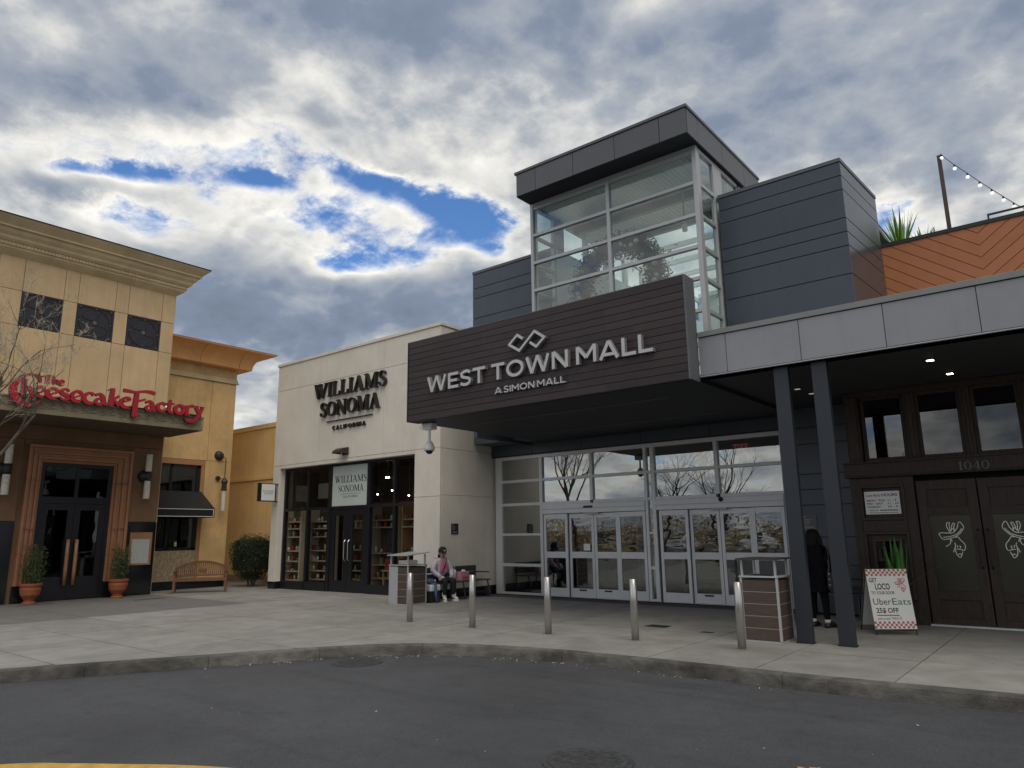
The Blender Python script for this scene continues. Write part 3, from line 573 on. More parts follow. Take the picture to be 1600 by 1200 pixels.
for a,b in zip(zp, zp[1:]):
    c = Vector((-2.875,WY,0))+wd*0.5+wn*-0.012; MB().obox((c.x,c.y,(a+b)/2), wd*0.498, wn*0.02, (0,0,(b-a)/2-0.007)).build('wall_panel', SIDEP, mall, bev=0.003)
c = Vector((-2.875,WY,0))+wd*0.5-wn*0.06; MB().obox((c.x,c.y,6.4), wd*0.49, wn*0.04, (0,0,1.9)).build('wall_backing', BLKM, mall)
c = Vector((-2.875,WY,0))+wd*0.5-wn*0.05; MB().obox((c.x,c.y,8.375), wd*0.502, wn*0.07, (0,0,0.036)).build('coping', ROOFP, mall)
MB().box(-12.0,-9.5,WY+0.1,22,8.20,8.30).build('roof_deck', MATS['roof_membrane'], mall)
MB().box(-5.2,-2.98,WY+0.1,22,8.20,8.30).build('roof_deck', MATS['roof_membrane'], mall)
# plain wall mass closing the wings at the sides and back
MB().box(-12.06,-11.96,WY+0.04,22,4.0,8.33).build('side_wall', DARKP, mall); MB().box(-12.06,3.2,22.0,22.2,0,8.9).build('back_wall', DARKP, mall)
# glass tower
TY = 12.6; tx0,tx1 = -9.48,-5.30; TZ = 9.22
rows = [4.75,5.10,5.78,6.43,7.08,7.75,8.43]
for a,b in ((tx0,tx0+0.075),(-7.415,-7.335),(tx1-0.095,tx1)): MB().box(a,b,TY,TY+0.11,4.75,TZ-0.02).build('mullion', ALUW, mall, bev=0.004)
MB().box(tx0,tx1,TY-0.004,TY+0.12,TZ-0.075,TZ-0.001).build('head_rail', ALUW, mall)
MB().box(tx0+0.08,tx1-0.1,TY+0.02,TY+0.10,TZ-0.15,TZ-0.076).build('head_rail', ALUW, mall)
for r in rows:
    for a,b in ((tx0+0.075,-7.415),(-7.335,tx1-0.095)): MB().box(a,b,TY+0.005,TY+0.10,r-0.035,r+0.035).build('transom', ALUW, mall, bev=0.003)
zr = rows+[TZ-0.11]
for c,d in zip(zr, zr[1:]):
    for a,b in ((tx0+0.075,-7.415),(-7.335,tx1-0.095)): pane_y(mall, GTOW, a,b,c+0.035,d-0.035,TY+0.05)
def side_glass(x, s):                              # narrow side bays
    xo = x if s > 0 else x
    for (ya,yb) in ((TY+0.115,TY+0.16),(13.42,13.50),(13.78,13.86)):
        MB().box(min(x,x-s*0.09),max(x,x-s*0.09),ya,yb,4.75,TZ-0.02).build('mullion', ALUW, mall, bev=0.003)
    MB().box(min(x,x-s*0.09),max(x,x-s*0.09),13.50,13.78,8.42,TZ-0.02).build('corner_panel', ALUW, mall)
    for r in rows: MB().box(min(x-s*0.01,x-s*0.08),max(x-s*0.01,x-s*0.08),TY+0.16,13.42,r-0.035,r+0.035).build('transom', ALUW, mall)
    MB().box(min(x,x-s*0.09),max(x,x-s*0.09),TY+0.16,13.42,TZ-0.10,TZ-0.02).build('head_rail', ALUW, mall)
    for c,d in zip(zr, zr[1:]): MB().box(min(x-s*0.04,x-s*0.048),max(x-s*0.04,x-s*0.048),TY+0.16,13.42,c+0.035,d-0.02).build('pane', GTOW, mall)
side_glass(tx1, 1); side_glass(tx0, -1)
# right side upper panes beyond the wing
for ya,yb in ((13.86,14.75),(14.85,15.75)):
    MB().box(tx1-0.048,tx1-0.04,ya,yb,8.40,TZ-0.10).build('pane', GTOW, mall); MB().box(tx1-0.09,tx1,yb,yb+0.10,8.3,TZ-0.02).build('mullion', ALUW, mall)
MB().box(tx1-0.09,tx1,13.86,15.85,TZ-0.10,TZ-0.02).build('head_rail', ALUW, mall)
# inside of the tower
MB().box(tx1-0.10,tx1-0.06,13.5,21.9,4.2,8.40).build('inner_wall', IVORY, mall); MB().box(tx1-0.10,tx1-0.05,15.86,21.9,8.40,TZ).build('inner_wall', IVORY, mall)
MB().box(tx0+0.06,tx0+0.10,13.5,21.9,4.2,8.38).build('inner_wall', IVORY, mall); MB().box(tx0+0.02,tx0+0.10,13.86,21.9,TZ-0.16,TZ-0.02).build('inner_wall', IVORY, mall)
MB().box(tx0,tx1,21.8,21.98,4.2,TZ).build('inner_wall', IVORY, mall)
yy = 13.86
while yy < 21.5:
    MB().box(tx0+0.045,tx0+0.053,yy+0.09,yy+0.95,8.38,TZ-0.16).build('pane', GE, mall); MB().box(tx0,tx0+0.12,yy+0.95,yy+1.08,8.34,TZ-0.02).build('mullion', IVORY, mall); yy += 1.0
for q in range(38): MB().box(tx0+0.1+q*0.107,tx0+0.1+q*0.107+0.097,TY+0.13,16.1,TZ-0.03,TZ-0.012+0.003*(q%2)).build('ceiling_board', IVORY, mall)
for q in range(5):  # glazed nave roof added to let daylight onto the tower's inner walls
    MB().box(tx0+0.3,tx1-0.3,16.15+q*1.12,17.20+q*1.12,9.30,9.312).build('added_skylight', GE, mall); MB().box(tx0+0.1,tx1-0.1,17.20+q*1.12,17.27+q*1.12,9.2,9.34).build('rafter', IVORY, mall)
for y in (14.3,15.6): MB().box(tx0+0.1,tx1-0.1,y,y+0.12,TZ-0.22,TZ-0.031).build('ceiling_beam', mat('grey_beam',(0.3,0.31,0.31),0.6), mall)
MB().box(tx0+0.1,tx1-0.1,TY+0.2,21.8,4.2,4.3).build('lobby_ceiling', IVORY, mall)
MB().tube([(-6.35,14.2,TZ-0.03),(-6.35,14.2,8.35)],0.02).build('hanger', ALUW, mall)
MB().tube([(-6.35,14.2,8.35),(-6.35,14.2,8.20)],0.06,12).build('pendant', WHITE, mall)
# tower roof
RY = 12.07
MB().box(tx0+0.02,tx1+0.05,RY+0.03,16.0,9.235,9.79).build('roof_core', BLKM, mall)
panels_y(mall, ROOFP, [tx0+0.012,-8.918,-7.894,-6.849,-5.812,tx1+0.072], [9.222,9.765], RY, 0.028, gap=0.006, name='fascia_panel')
for a,b in zip([RY+0.03,12.60,13.797,15.04,16.0],[12.60,13.797,15.04,16.0]):
    for X in (tx1+0.052,tx0-0.008): MB().box(X,X+0.028,a+0.006,b-0.006,9.228,9.765).build('fascia_panel', ROOFP, mall, bev=0.003)
MB().box(tx0-0.03,tx1+0.10,RY-0.02,16.02,9.772,9.835).build('coping', ROOFP, mall, bev=0.004)
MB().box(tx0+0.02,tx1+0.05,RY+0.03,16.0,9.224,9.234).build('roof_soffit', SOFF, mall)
# lobby behind the glazing
LOB = mat('lobby_wall', (0.16,0.15,0.14), 0.7); FLO = mat('lobby_floor', (0.14,0.13,0.12), 0.25, var=0.2)
MB().box(-13.38,-4.9,15.96,22,-0.02,0.003).build('lobby_floor', FLO, mall); MB().box(-13.38,-13.3,15.96,22,0.003,4.2).build('lobby_wall', mat('lobby_green',(0.20,0.21,0.18),0.7), mall); MB().box(-4.98,-4.9,15.96,22,0.003,4.2).build('lobby_wall', LOB, mall)
MB().box(-13.3,-4.98,21.7,21.95,0.003,4.2).build('lobby_wall', LOB, mall)
for x in (-12.2,-10.6,-9.2,-7.6,-6.0): MB().box(x,x+0.1,18.9,19.0,0.003,3.0).build('inner_mullion', ALU, mall)
MB().box(-13.3,-4.98,18.88,19.02,2.3,2.45).build('inner_transom', ALU, mall); MB().box(-13.3,-4.98,15.96,21.7,3.95,4.05).build('lobby_soffit', SOFF, mall)
# orange chevron wall of the roof terrace
orange = empty('terrace_wall', (0,15.6,4.8), 'orange chevron board wall of the roof terrace', 'wall')
OX0,OX1,OZ0,OZ1 = -2.80,3.0,4.8,7.255
MB().box(OX0,OX1,FY+0.035,FY+0.25,OZ0,OZ1).build('backing', mat('brown_groove',(0.13,0.045,0.018),0.8), orange)
MB().box(OX0-0.01,OX1,FY-0.02,FY+0.28,OZ1,OZ1+0.075).build('coping', BLKM, orange)
MB().box(OX0-0.05,OX0-0.005,FY-0.02,FY+0.2,OZ0,OZ1).build('edge_trim', FLASH, orange)
def cut(poly, ax, v, gt): return clip(poly, ax, v, gt)
step = 0.243
for apex in (-1.065,):
    for sg in (-1,1):
        for q in range(0,30):
            zc = OZ0-3.0+q*step-0.04
            sl_ = 0.74
            far = 2.0 if sg < 0 else 1.7
            p = [(apex,zc+0.007),(apex+sg*far,zc+0.007+far*sl_),(apex+sg*far,zc+step-0.007+far*sl_),(apex,zc+step-0.007)]
            for ax,v,gt in ((0,OX0+0.004,True),(1,OZ0,True),(1,OZ1-0.004,False)): p = cut(p,ax,v,gt) if len(p)>2 else p
            if len(p) < 3: continue
            if sg < 0: p = [(x-0.0,z) for x,z in p]
            m = MB(); n = len(p); m.add([(x,FY,z) for x,z in p]+[(x,FY+0.03,z) for x,z in p],[tuple(range(n)),tuple(range(2*n-1,n-1,-1))]+[(i,(i+1)%n,n+(i+1)%n,n+i) for i in range(n)]); m.build('board', ORNG, orange)
# ------------------------------------------------------------------ lettering
def smooth_path(st, n=5): return cr([tuple(p) for p in st], n)
def stroke(m, pts, place, d0, d1):                 # ribbon of varying width, extruded; place(u, v, depth) -> xyz
    L = len(pts); lf = []; rg = []
    for i,(x,y,w_) in enumerate(pts):
        a = pts[max(i-1,0)]; b = pts[min(i+1,L-1)]; tx,ty = b[0]-a[0],b[1]-a[1]; q = math.hypot(tx,ty) or 1
        lf.append((x-ty/q*w_/2, y+tx/q*w_/2)); rg.append((x+ty/q*w_/2, y-tx/q*w_/2))
    b = len(m.v)
    for i in range(L): m.v += [place(*lf[i],d1), place(*rg[i],d1), place(*lf[i],d0), place(*rg[i],d0)]
    for i in range(L-1):
        p = b+4*i; q = p+4
        m.cur = 0; m.face((p,p+1,q+1,q)); m.cur = 1; m.face((p+2,q+2,q+3,p+3)); m.face((p,q,q+2,p+2)); m.face((p+1,p+3,q+3,q+1))
    m.cur = 1; m.face((b,b+2,b+3,b+1)); e = b+4*(L-1); m.face((e,e+1,e+3,e+2)); m.cur = 0
def seg(*p, w=0.17): return [(x,y,w) for x,y in p]
def ell(cx, cy, rx, ry, wx, wy, n=28): return [(cx+rx*math.sin(2*math.pi*i/n), cy+ry*math.cos(2*math.pi*i/n), wy+(wx-wy)*abs(math.sin(2*math.pi*i/n))**1.5) for i in range(n+1)]
T = 0.165
SANS = {
 'W': (1.38, [seg((0.08,1),(0.36,0.0),w=.17), seg((0.36,0.0),(0.69,1.0),w=.16), seg((0.69,1.0),(1.02,0.0),w=.17), seg((1.02,0),(1.30,1),w=.16)]),
 'E': (0.72, [seg((0.09,0),(0.09,1)), seg((0.09,0.92),(0.70,0.92),w=.16), seg((0.09,0.5),(0.64,0.5),w=.15), seg((0.09,0.08),(0.72,0.08),w=.16)]),
 'S': (0.76, [cr([(0.68,0.80,.15),(0.54,0.91,.16),(0.36,0.925,.16),(0.15,0.83,.16),(0.12,0.68,.16),(0.22,0.57,.16),(0.42,0.50,.16),(0.60,0.42,.16),(0.67,0.28,.16),(0.58,0.12,.16),(0.38,0.075,.16),(0.2,0.10,.16),(0.06,0.20,.15)],4)]),
 'T': (0.80, [seg((0.0,0.92),(0.80,0.92),w=.16), seg((0.40,0),(0.40,0.92))]),
 'O': (1.06, [ell(0.53,0.5,0.44,0.42,.17,.16)]),
 'N': (0.90, [seg((0.09,0),(0.09,1)), seg((0.10,0.98),(0.80,0.02),w=.18), seg((0.81,0),(0.81,1))]),
 'M': (1.06, [seg((0.09,0),(0.09,1)), seg((0.10,0.97),(0.53,0.32),w=.16), seg((0.53,0.32),(0.96,0.97),w=.16), seg((0.97,0),(0.97,1))]),
 'A': (1.02, [seg((0.09,0),(0.51,1.0),w=.17), seg((0.51,1.0),(0.93,0),w=.17), seg((0.24,0.26),(0.78,0.26),w=.15)]),
 'L': (0.68, [seg((0.09,0),(0.09,1)), seg((0.09,0.08),(0.68,0.08),w=.16)]),
 'I': (0.18, [seg((0.09,0),(0.09,1))]), 'C': (0.86,[cr([(0.80,0.80,.15),(0.62,0.92,.16),(0.42,0.92,.16),(0.16,0.76,.16),(0.09,0.5,.17),(0.16,0.24,.16),(0.42,0.08,.16),(0.62,0.08,.16),(0.80,0.20,.15)],4)]),
 'F': (0.66,[seg((0.09,0),(0.09,1)), seg((0.09,0.92),(0.66,0.92),w=.16), seg((0.09,0.48),(0.60,0.48),w=.15)]),
 'R': (0.78,[seg((0.09,0),(0.09,1)), cr([(0.09,0.92,.15),(0.45,0.92,.15),(0.66,0.80,.16),(0.66,0.58,.16),(0.45,0.44,.15),(0.09,0.44,.15)],4), seg((0.40,0.44),(0.72,0.0),w=.17)]),
}
def sf(x0,x1,y): return seg((x0,y),(x1,y),w=.05)
SERIF = {
 'I': (0.36,[seg((0.18,0),(0.18,1),w=.16), sf(0.02,0.34,0.025), sf(0.02,0.34,0.975)]),
 'L': (0.66,[seg((0.18,0),(0.18,1),w=.16), sf(0.02,0.34,0.975), sf(0.02,0.62,0.025), [(0.62,0.0,.10),(0.645,0.28,.03)]]),
 'W': (1.18,[seg((0.12,1),(0.40,0),w=.16), seg((0.40,0.0),(0.60,0.92),w=.06), seg((0.50,1),(0.80,0),w=.16), seg((0.80,0),(1.06,1),w=.06), sf(0,0.28,0.975), sf(0.38,0.66,0.975), sf(0.94,1.18,0.975)]),
 'A': (0.86,[seg((0.10,0),(0.42,1),w=.06), seg((0.40,1),(0.74,0),w=.165), sf(0.2,0.62,0.32), sf(0,0.24,0.025), sf(0.60,0.88,0.025)]),
 'M': (1.10,[seg((0.15,0),(0.15,1),w=.06), seg((0.18,1),(0.53,0.06),w=.16), seg((0.53,0.06),(0.88,1),w=.06), seg((0.92,0),(0.92,1),w=.16), sf(0.02,0.30,0.025), sf(0.0,0.24,0.975), sf(0.76,1.08,0.025), sf(0.84,1.08,0.975)]),
 'S': (0.60,[cr([(0.50,0.74,.04),(0.45,0.92,.07),(0.28,0.975,.06),(0.11,0.86,.11),(0.13,0.66,.15),(0.30,0.54,.17),(0.48,0.40,.16),(0.52,0.20,.12),(0.38,0.035,.06),(0.20,0.04,.06),(0.08,0.14,.07),(0.05,0.30,.04)],4)]),
 'O': (0.88,[ell(0.44,0.5,0.36,0.475,.165,.05)]),
 'N': (0.94,[seg((0.15,0),(0.15,1),w=.06), seg((0.14,1),(0.80,0),w=.165), seg((0.80,0),(0.80,1),w=.06), sf(0.02,0.28,0.025), sf(0.0,0.22,0.975), sf(0.66,0.94,0.975)]),
 '1': (0.42,[seg((0.22,0),(0.22,1),w=.15), sf(0.04,0.40,0.025), [(0.04,0.80,.03),(0.22,0.95,.08)]]), '0': (0.66,[ell(0.33,0.5,0.26,0.475,.13,.05)]),
 '4': (0.66,[seg((0.46,0),(0.46,1),w=.14), seg((0.02,0.30),(0.64,0.30),w=.06), seg((0.03,0.30),(0.46,0.98),w=.05), sf(0.28,0.62,0.025)]),
}
def letters(text, font, parent, place, x0, x1, z0, h, d0, d1, mats, gap=0.14, space=0.35, name='letter', joined=False, wm=1.0):
    wtot = 0
    for i,c in enumerate(text): wtot += (space if c == ' ' else font[c][0]+gap)
    wtot -= gap; s = (x1-x0)/wtot; x = x0; M_ = MB()
    for c in text:
        if c == ' ': x += space*s; continue
        adv,sts = font[c]; m = M_ if joined else MB()
        for i,st in enumerate(sts):
            wf = (h*0.5+s*0.5)*wm
            stroke(m, [(x+px*s, z0+py*h, pw*wf) for px,py,pw in st], place, d0, d1+i*0.0007)
        if not joined: m.build(name, mats, parent)
        x += (adv+gap)*s
    if joined: return M_.build(name, mats, parent)
def text(s, mt, parent, name, org, u, v, width=None, height=None, depth=0.0, align='L', bold=0.0):
    c = bpy.data.curves.new('t','FONT'); c.body = s; c.size = 1; c.resolution_u = 3; c.offset = bold
    ob = bpy.data.objects.new('t', c); COL.objects.link(ob); bpy.context.view_layer.update()
    me = bpy.data.meshes.new_from_object(ob); bpy.data.objects.remove(ob); vs = [p.co.copy() for p in me.vertices]; fs = [tuple(p.vertices) for p in me.polygons]; bpy.data.meshes.remove(me)
    x0,x1 = min(p.x for p in vs),max(p.x for p in vs); y0,y1 = min(p.y for p in vs),max(p.y for p in vs)
    sx = width/(x1-x0) if width else height/(y1-y0); sy = height/(y1-y0) if height else sx
    u = Vector(u); v = Vector(v); o = Vector(org); m = MB(); m.add([o+u*((p.x-x0)*sx)+v*((p.y-y0)*sy) for p in vs], fs)
    return m.build(name, mt, parent)

# mall sign letters
ms = empty('mall_sign', (-8.1,10.64,4.5), 'silver raised letters WEST TOWN MALL on dark plank sign', 'sign')
pl = lambda u,v,d: (u, 10.648-d, v)
letters('WEST TOWN MALL', SANS, ms, pl, -10.79, -5.43, 4.575, 0.325, 0.0, 0.085, [SILV,SILVS], gap=0.10, space=0.30)
letters('A SIMON MALL', SANS, ms, pl, -8.925, -7.24, 4.30, 0.125, 0.0, 0.06, [SILV,SILVS], gap=0.12, space=0.20)
lg = [(-8.16,5.335),(-8.31,5.385),(-8.525,5.225),(-8.28,5.055),(-8.10,5.20)]
m = MB()
c1 = [(-8.205,5.300),(-8.325,5.385),(-8.525,5.225),(-8.275,5.065),(-7.905,5.385),(-7.675,5.225),(-7.865,5.075),(-8.0,5.175)]
for i in range(len(c1)-1):
    a,b = Vector(c1[i]),Vector(c1[i+1]); e = (b-a).normalized()*0.02
    stroke(m, [(*(a-e),0.048),(*(b+e),0.048)], pl, 0.0, 0.085+i*0.0007)
m.build('logo', [SILV,SILVS], ms)

# ------------------------------------------------------------------ store (cream block)
store = empty('store_building', (-17.3,13.64,0), 'cream stucco store block with black framed storefront', 'building')
FYs = 13.64; sx0,sx1,stz = -21.10,-13.40,7.30
ox0,ox1,oz1 = -20.72,-14.38,3.79                    # storefront opening
def spanel(x0,x1,z0,z1): MB().box(x0+0.005,x1-0.005,FYs,FYs+0.05,z0+0.005,z1-0.005).build('stucco_panel', CREAM, store, bev=0.004)
for a,b in ((sx0,-18.72),(-18.72,-15.70),(-15.70,sx1)): spanel(a,b,6.41,stz-0.03)
for a,b in ((sx0,-18.72),(-18.72,-15.70),(-15.70,sx1)): spanel(a,b,3.90,6.41)
spanel(ox0-0.0,ox1,oz1,3.90)
for a,b in ((sx0,ox0),(ox1,sx1)):
    spanel(a,b,2.61,3.90); spanel(a,b,0.22,2.61)
MB().box(sx0+0.02,sx1-0.02,FYs+0.045,FYs+0.28,oz1+0.006,stz-0.04).build('wall_core', CREAM, store)
for a,b in ((sx0+0.02,ox0-0.006),(ox1+0.006,sx1-0.02)): MB().box(a,b,FYs+0.045,FYs+0.28,0.23,oz1+0.005).build('wall_core', CREAM, store)
MB().box(sx0-0.03,sx1+0.03,FYs-0.03,FYs+0.40,stz-0.03,stz+0.06).build('parapet_cap', CREAM, store, bev=0.006); MB().box(sx1-0.36,sx1+0.03,FYs+0.40,15.2,stz-0.028,stz+0.058).build('parapet_cap', CREAM, store)
MB().box(sx1-0.34,sx1-0.002,14.45,15.2,7.0,7.27).build('parapet', CREAM, store)
for a,b in ((sx0,ox0),(ox1,sx1)): MB().box(a,b+0.0,FYs+0.01,FYs+0.30,0.002,0.22).build('plinth', GRAN, store)
# side wall facing the entrance
for z0,z1 in ((0.225,2.64),(2.64,3.88),(3.88,6.41),(6.41,stz-0.03)):
    MB().box(sx1-0.05,sx1,FYs+0.055,16.2,z0+0.005,z1-0.005).build('side_panel', CREAM, store, bev=0.004)
MB().box(sx1-0.3,sx1-0.045,FYs+0.28,16.2,0.23,stz-0.04).build('wall_core', CREAM, store)
MB().box(sx1-0.04,sx1+0.008,FYs+0.30,15.78,0.002,0.222).build('plinth', GRAN, store)
MB().box(sx0,sx1-0.3,FYs+0.28,18.2,6.6,6.7).build('roof_deck', MATS['roof_membrane'], store); MB().box(sx0,sx0+0.2,FYs+0.28,18.2,0,stz-0.04).build('wall_core', CREAM, store); MB().box(sx0,sx1,18.2,18.4,0,stz-0.04).build('wall_core', CREAM, store)
# storefront
SFY = 13.90
BF = mat('black_frame', (0.010,0.011,0.015), 0.35)
vx = [(ox0+0.005,ox0+0.075),(-19.49,-19.42),(-18.40,-18.27),(-16.58,-16.46),(-15.45,-15.37),(ox1-0.075,ox1-0.005)]
for a,b in vx: MB().box(a,b,SFY-0.06,SFY+0.08,0.004,oz1-0.07).build('mullion', BF, store, bev=0.004)
MB().box(ox0+0.005,ox1-0.005,SFY-0.06,SFY+0.08,oz1-0.07,oz1-0.006).build('head_rail', BF, store)
mz = (2.42,2.50)
for i in range(5):
    a,b = vx[i][1],vx[i+1][0]
    MB().box(a,b,SFY-0.05,SFY+0.07,*mz).build('transom', BF, store)
    if i != 2:
        MB().box(a,b,SFY-0.08,SFY+0.07,0.003,0.25).build('base_panel', BF, store); pane_y(store, GSTORE, a,b,0.25,mz[0],SFY); pane_y(store, GSTORE, a,b,mz[1],oz1-0.07,SFY)
# double door
dm = -17.43
for a,b in ((vx[2][1],dm),(dm,vx[3][0])):
    f = MB().box(a+0.006,a+0.20,SFY-0.03,SFY+0.03,0.012,2.41).box(b-0.20,b-0.006,SFY-0.03,SFY+0.03,0.012,2.41).box(a+0.20,b-0.20,SFY-0.03,SFY+0.03,2.22,2.41).box(a+0.20,b-0.20,SFY-0.03,SFY+0.03,0.012,0.33)
    d = f.build('store_door', BF, store, bev=0.004); pane_y(d, GSTORE, a+0.2,b-0.2,0.33,2.22,SFY)
    hx = b-0.09 if b == dm else a+0.09
    MB().tube([(hx,SFY-0.04,0.9),(hx,SFY-0.09,0.95),(hx,SFY-0.09,1.45),(hx,SFY-0.04,1.5)],0.012).build('handle', STEEL, d)
# poster over the door
POST = mat('poster_board', (0.50,0.56,0.53), 0.6, var=0.03)
po = MB().box(vx[2][1]+0.01,vx[3][0]-0.01,SFY-0.01,SFY+0.004,2.505,oz1-0.075).build('poster', POST, store)
pp = lambda u,v,d: (u, SFY-0.0105-d, v)
letters('WILLIAMS', SERIF, po, pp, -18.15,-16.66,3.205,0.20,0,0.001,[BLKL,BLKL],gap=0.05,joined=True,name='lettering')
letters('SONOMA', SERIF, po, pp, -17.98,-16.79,2.925,0.19,0,0.001,[BLKL,BLKL],gap=0.05,joined=True,name='lettering')
MB().box(-17.87,-16.93,SFY-0.0115,SFY-0.0105,2.855,2.864).build('rule', BLKL, po)
letters('CALIFORNIA', SANS, po, pp, -17.74,-17.05,2.75,0.06,0,0.001,[BLKL,BLKL],gap=0.35,joined=True,name='lettering')
# facade letters
wsn = empty('store_sign', (-17.2,13.62,5.2), 'raised black letters WILLIAMS SONOMA CALIFORNIA on cream wall', 'sign')
pw_ = lambda u,v,d: (u, FYs-0.012-d, v)
letters('WILLIAMS', SERIF, wsn, pw_, -18.95,-15.54,5.875,0.455,0,0.09,[BLKL,BLKL],gap=0.05)
letters('SONOMA', SERIF, wsn, pw_, -18.60,-15.82,5.255,0.45,0,0.09,[BLKL,BLKL],gap=0.05)
MB().box(-18.32,-16.15,FYs-0.05,FYs-0.012,5.08,5.105).build('rule', BLKL, wsn)
letters('CALIFORNIA', SANS, wsn, pw_, -17.99,-16.44,4.80,0.135,0,0.05,[BLKL,BLKL],gap=0.42,wm=0.8)
# wall light over the door
t = empty('wall_light', (-17.37,13.6,4.05), 'small hooded black wall light above the store poster', 'light')
MB().box(-17.50,-17.22,FYs-0.03,FYs-0.002,4.0,4.22).build('back_plate', BRONZE, t)
m = MB(); n = 8
for i in range(n+1):
    a = math.pi/2*i/n; y = FYs-0.03-0.34*math.sin(a); z = 4.02+0.19*math.cos(a); m.v += [(-17.54,y,z),(-17.20,y,z)]
for i in range(n): m.face((2*i,2*i+1,2*i+3,2*i+2))
m.add([(-17.54,FYs-0.03,4.02)]+[m.v[2*i] for i in range(n+1)],[tuple(range(n+2))]); m.add([(-17.20,FYs-0.03,4.02)]+[m.v[2*i+1] for i in range(n+1)],[tuple(range(n+1,-1,-1))])
m.build('hood', BRONZE, t)
# blade sign
t = empty('blade_sign', (-20.75,13.3,2.72), 'small square blade sign with white face on black bracket', 'sign')
MB().box(-20.84,-20.745,12.93,13.55,2.735,3.315).build('frame', BLKM, t, bev=0.004)
f = MB().box(-20.745,-20.736,13.02,13.50,2.765,3.285).build('face', WHITE, t)
GRN = mat('olive_print', (0.30,0.32,0.16), 0.7)
pb = lambda u,v,d: (-20.736+0.001+d, u, v)
letters('WILLIAMS', SERIF, f, pb, 13.06,13.46,3.04,0.06,0,0.001,[GRN,GRN],gap=0.05,joined=True,name='lettering'); letters('SONOMA', SERIF, f, pb, 13.09,13.43,2.965,0.06,0,0.001,[GRN,GRN],gap=0.05,joined=True,name='lettering')
for z in (3.29,2.74): MB().box(-20.81,-20.77,13.54,13.635,z-0.02,z+0.02).build('bracket', BLKM, t)
# plaques
def plaque(name, label, x, y, z0, w_, h_, axis, mt, tx):
    t = empty(name, (x,y,z0), label, 'plaque', 'no smoking plaques')
    if axis == 'x': b = MB().box(x,x+0.012,y-w_/2,y+w_/2,z0,z0+h_).build('board', mt, t); o = lambda a,b_: (x+0.0135,y-w_/2+a,z0+b_); u = (0,1,0)
    else: b = MB().box(x-w_/2,x+w_/2,y-0.012,y,z0,z0+h_).build('board', mt, t); o = lambda a,b_: (x-w_/2+a,y-0.0135,z0+b_); u = (1,0,0)
    for i,s in enumerate(('Thank You','For Not','Smoking')): text(s, tx, b, 'lettering', o(w_*0.12,h_*(0.66-0.13*i)), u, (0,0,1), height=h_*0.085)
    q = o(w_*0.12,h_*0.83); e = 0.02; uu = Vector(u); m = MB(); Q = Vector(q)
    for a_,b_ in ((0,1),(1,2),(2,3),(3,0)):
        c_ = [Q,Q+uu*0.03,Q+uu*0.03+Vector((0,0,0.03)),Q+Vector((0,0,0.03))]; d_ = (c_[b_]-c_[a_]).normalized(); m.tube([c_[a_],c_[b_]],0.003,4)
    m.build('emblem', tx, b)
    for i in range(2):
        Q = Vector(o(w_*0.12,h_*(0.24-0.08*i))); m = MB()
        for q in range(6): m.obox(Q+uu*(w_*(0.05+q*0.115)), uu*w_*0.045, (0,0,h_*0.012), uu.cross(Vector((0,0,1)))*0.0005)
        m.build('small_print', tx, b)
PTX = mat('plaque_print', (0.55,0.55,0.53), 0.6)
plaque('notice_plaque','small black no smoking plaque on the cream side wall above the bench',-13.398,14.20,1.62,0.27,0.28,'x',BLKM,PTX)
plaque('notice_plaque','small grey no smoking plaque on dark panel wall behind the standing person',-4.58,15.276,1.60,0.28,0.30,'y',mat('grey_plaque',(0.10,0.105,0.10),0.5),PTX)
# store interior
SI = mat('store_interior', (0.20,0.17,0.14), 0.8); SHW = mat('shelf_white', (0.45,0.39,0.31), 0.6); SHB = mat('shelf_back', (0.10,0.075,0.06), 0.7, var=0.4)
MB().box(sx0+0.25,sx1-0.35,SFY+0.1,18.1,-0.02,0.003).build('store_floor', mat('store_floor',(0.16,0.11,0.08),0.4), store)
MB().box(sx0+0.25,sx1-0.35,SFY+0.1,18.1,4.1,4.2).build('store_ceiling', SI, store); MB().box(sx0+0.25,sx1-0.35,18.0,18.1,0.003,4.1).build('store_wall', SI, store)
PROD = [mat('product_%d'%i, c, 0.35, mt_, var=0.1) for i,(c,mt_) in enumerate((((0.5,0.48,0.45),0.8),((0.6,0.58,0.52),0),((0.10,0.06,0.04),0),((0.30,0.05,0.04),0),((0.42,0.30,0.12),0.6),((0.05,0.06,0.07),0),((0.30,0.34,0.20),0),((0.62,0.42,0.22),0.3)))]
rs = random.Random(11)
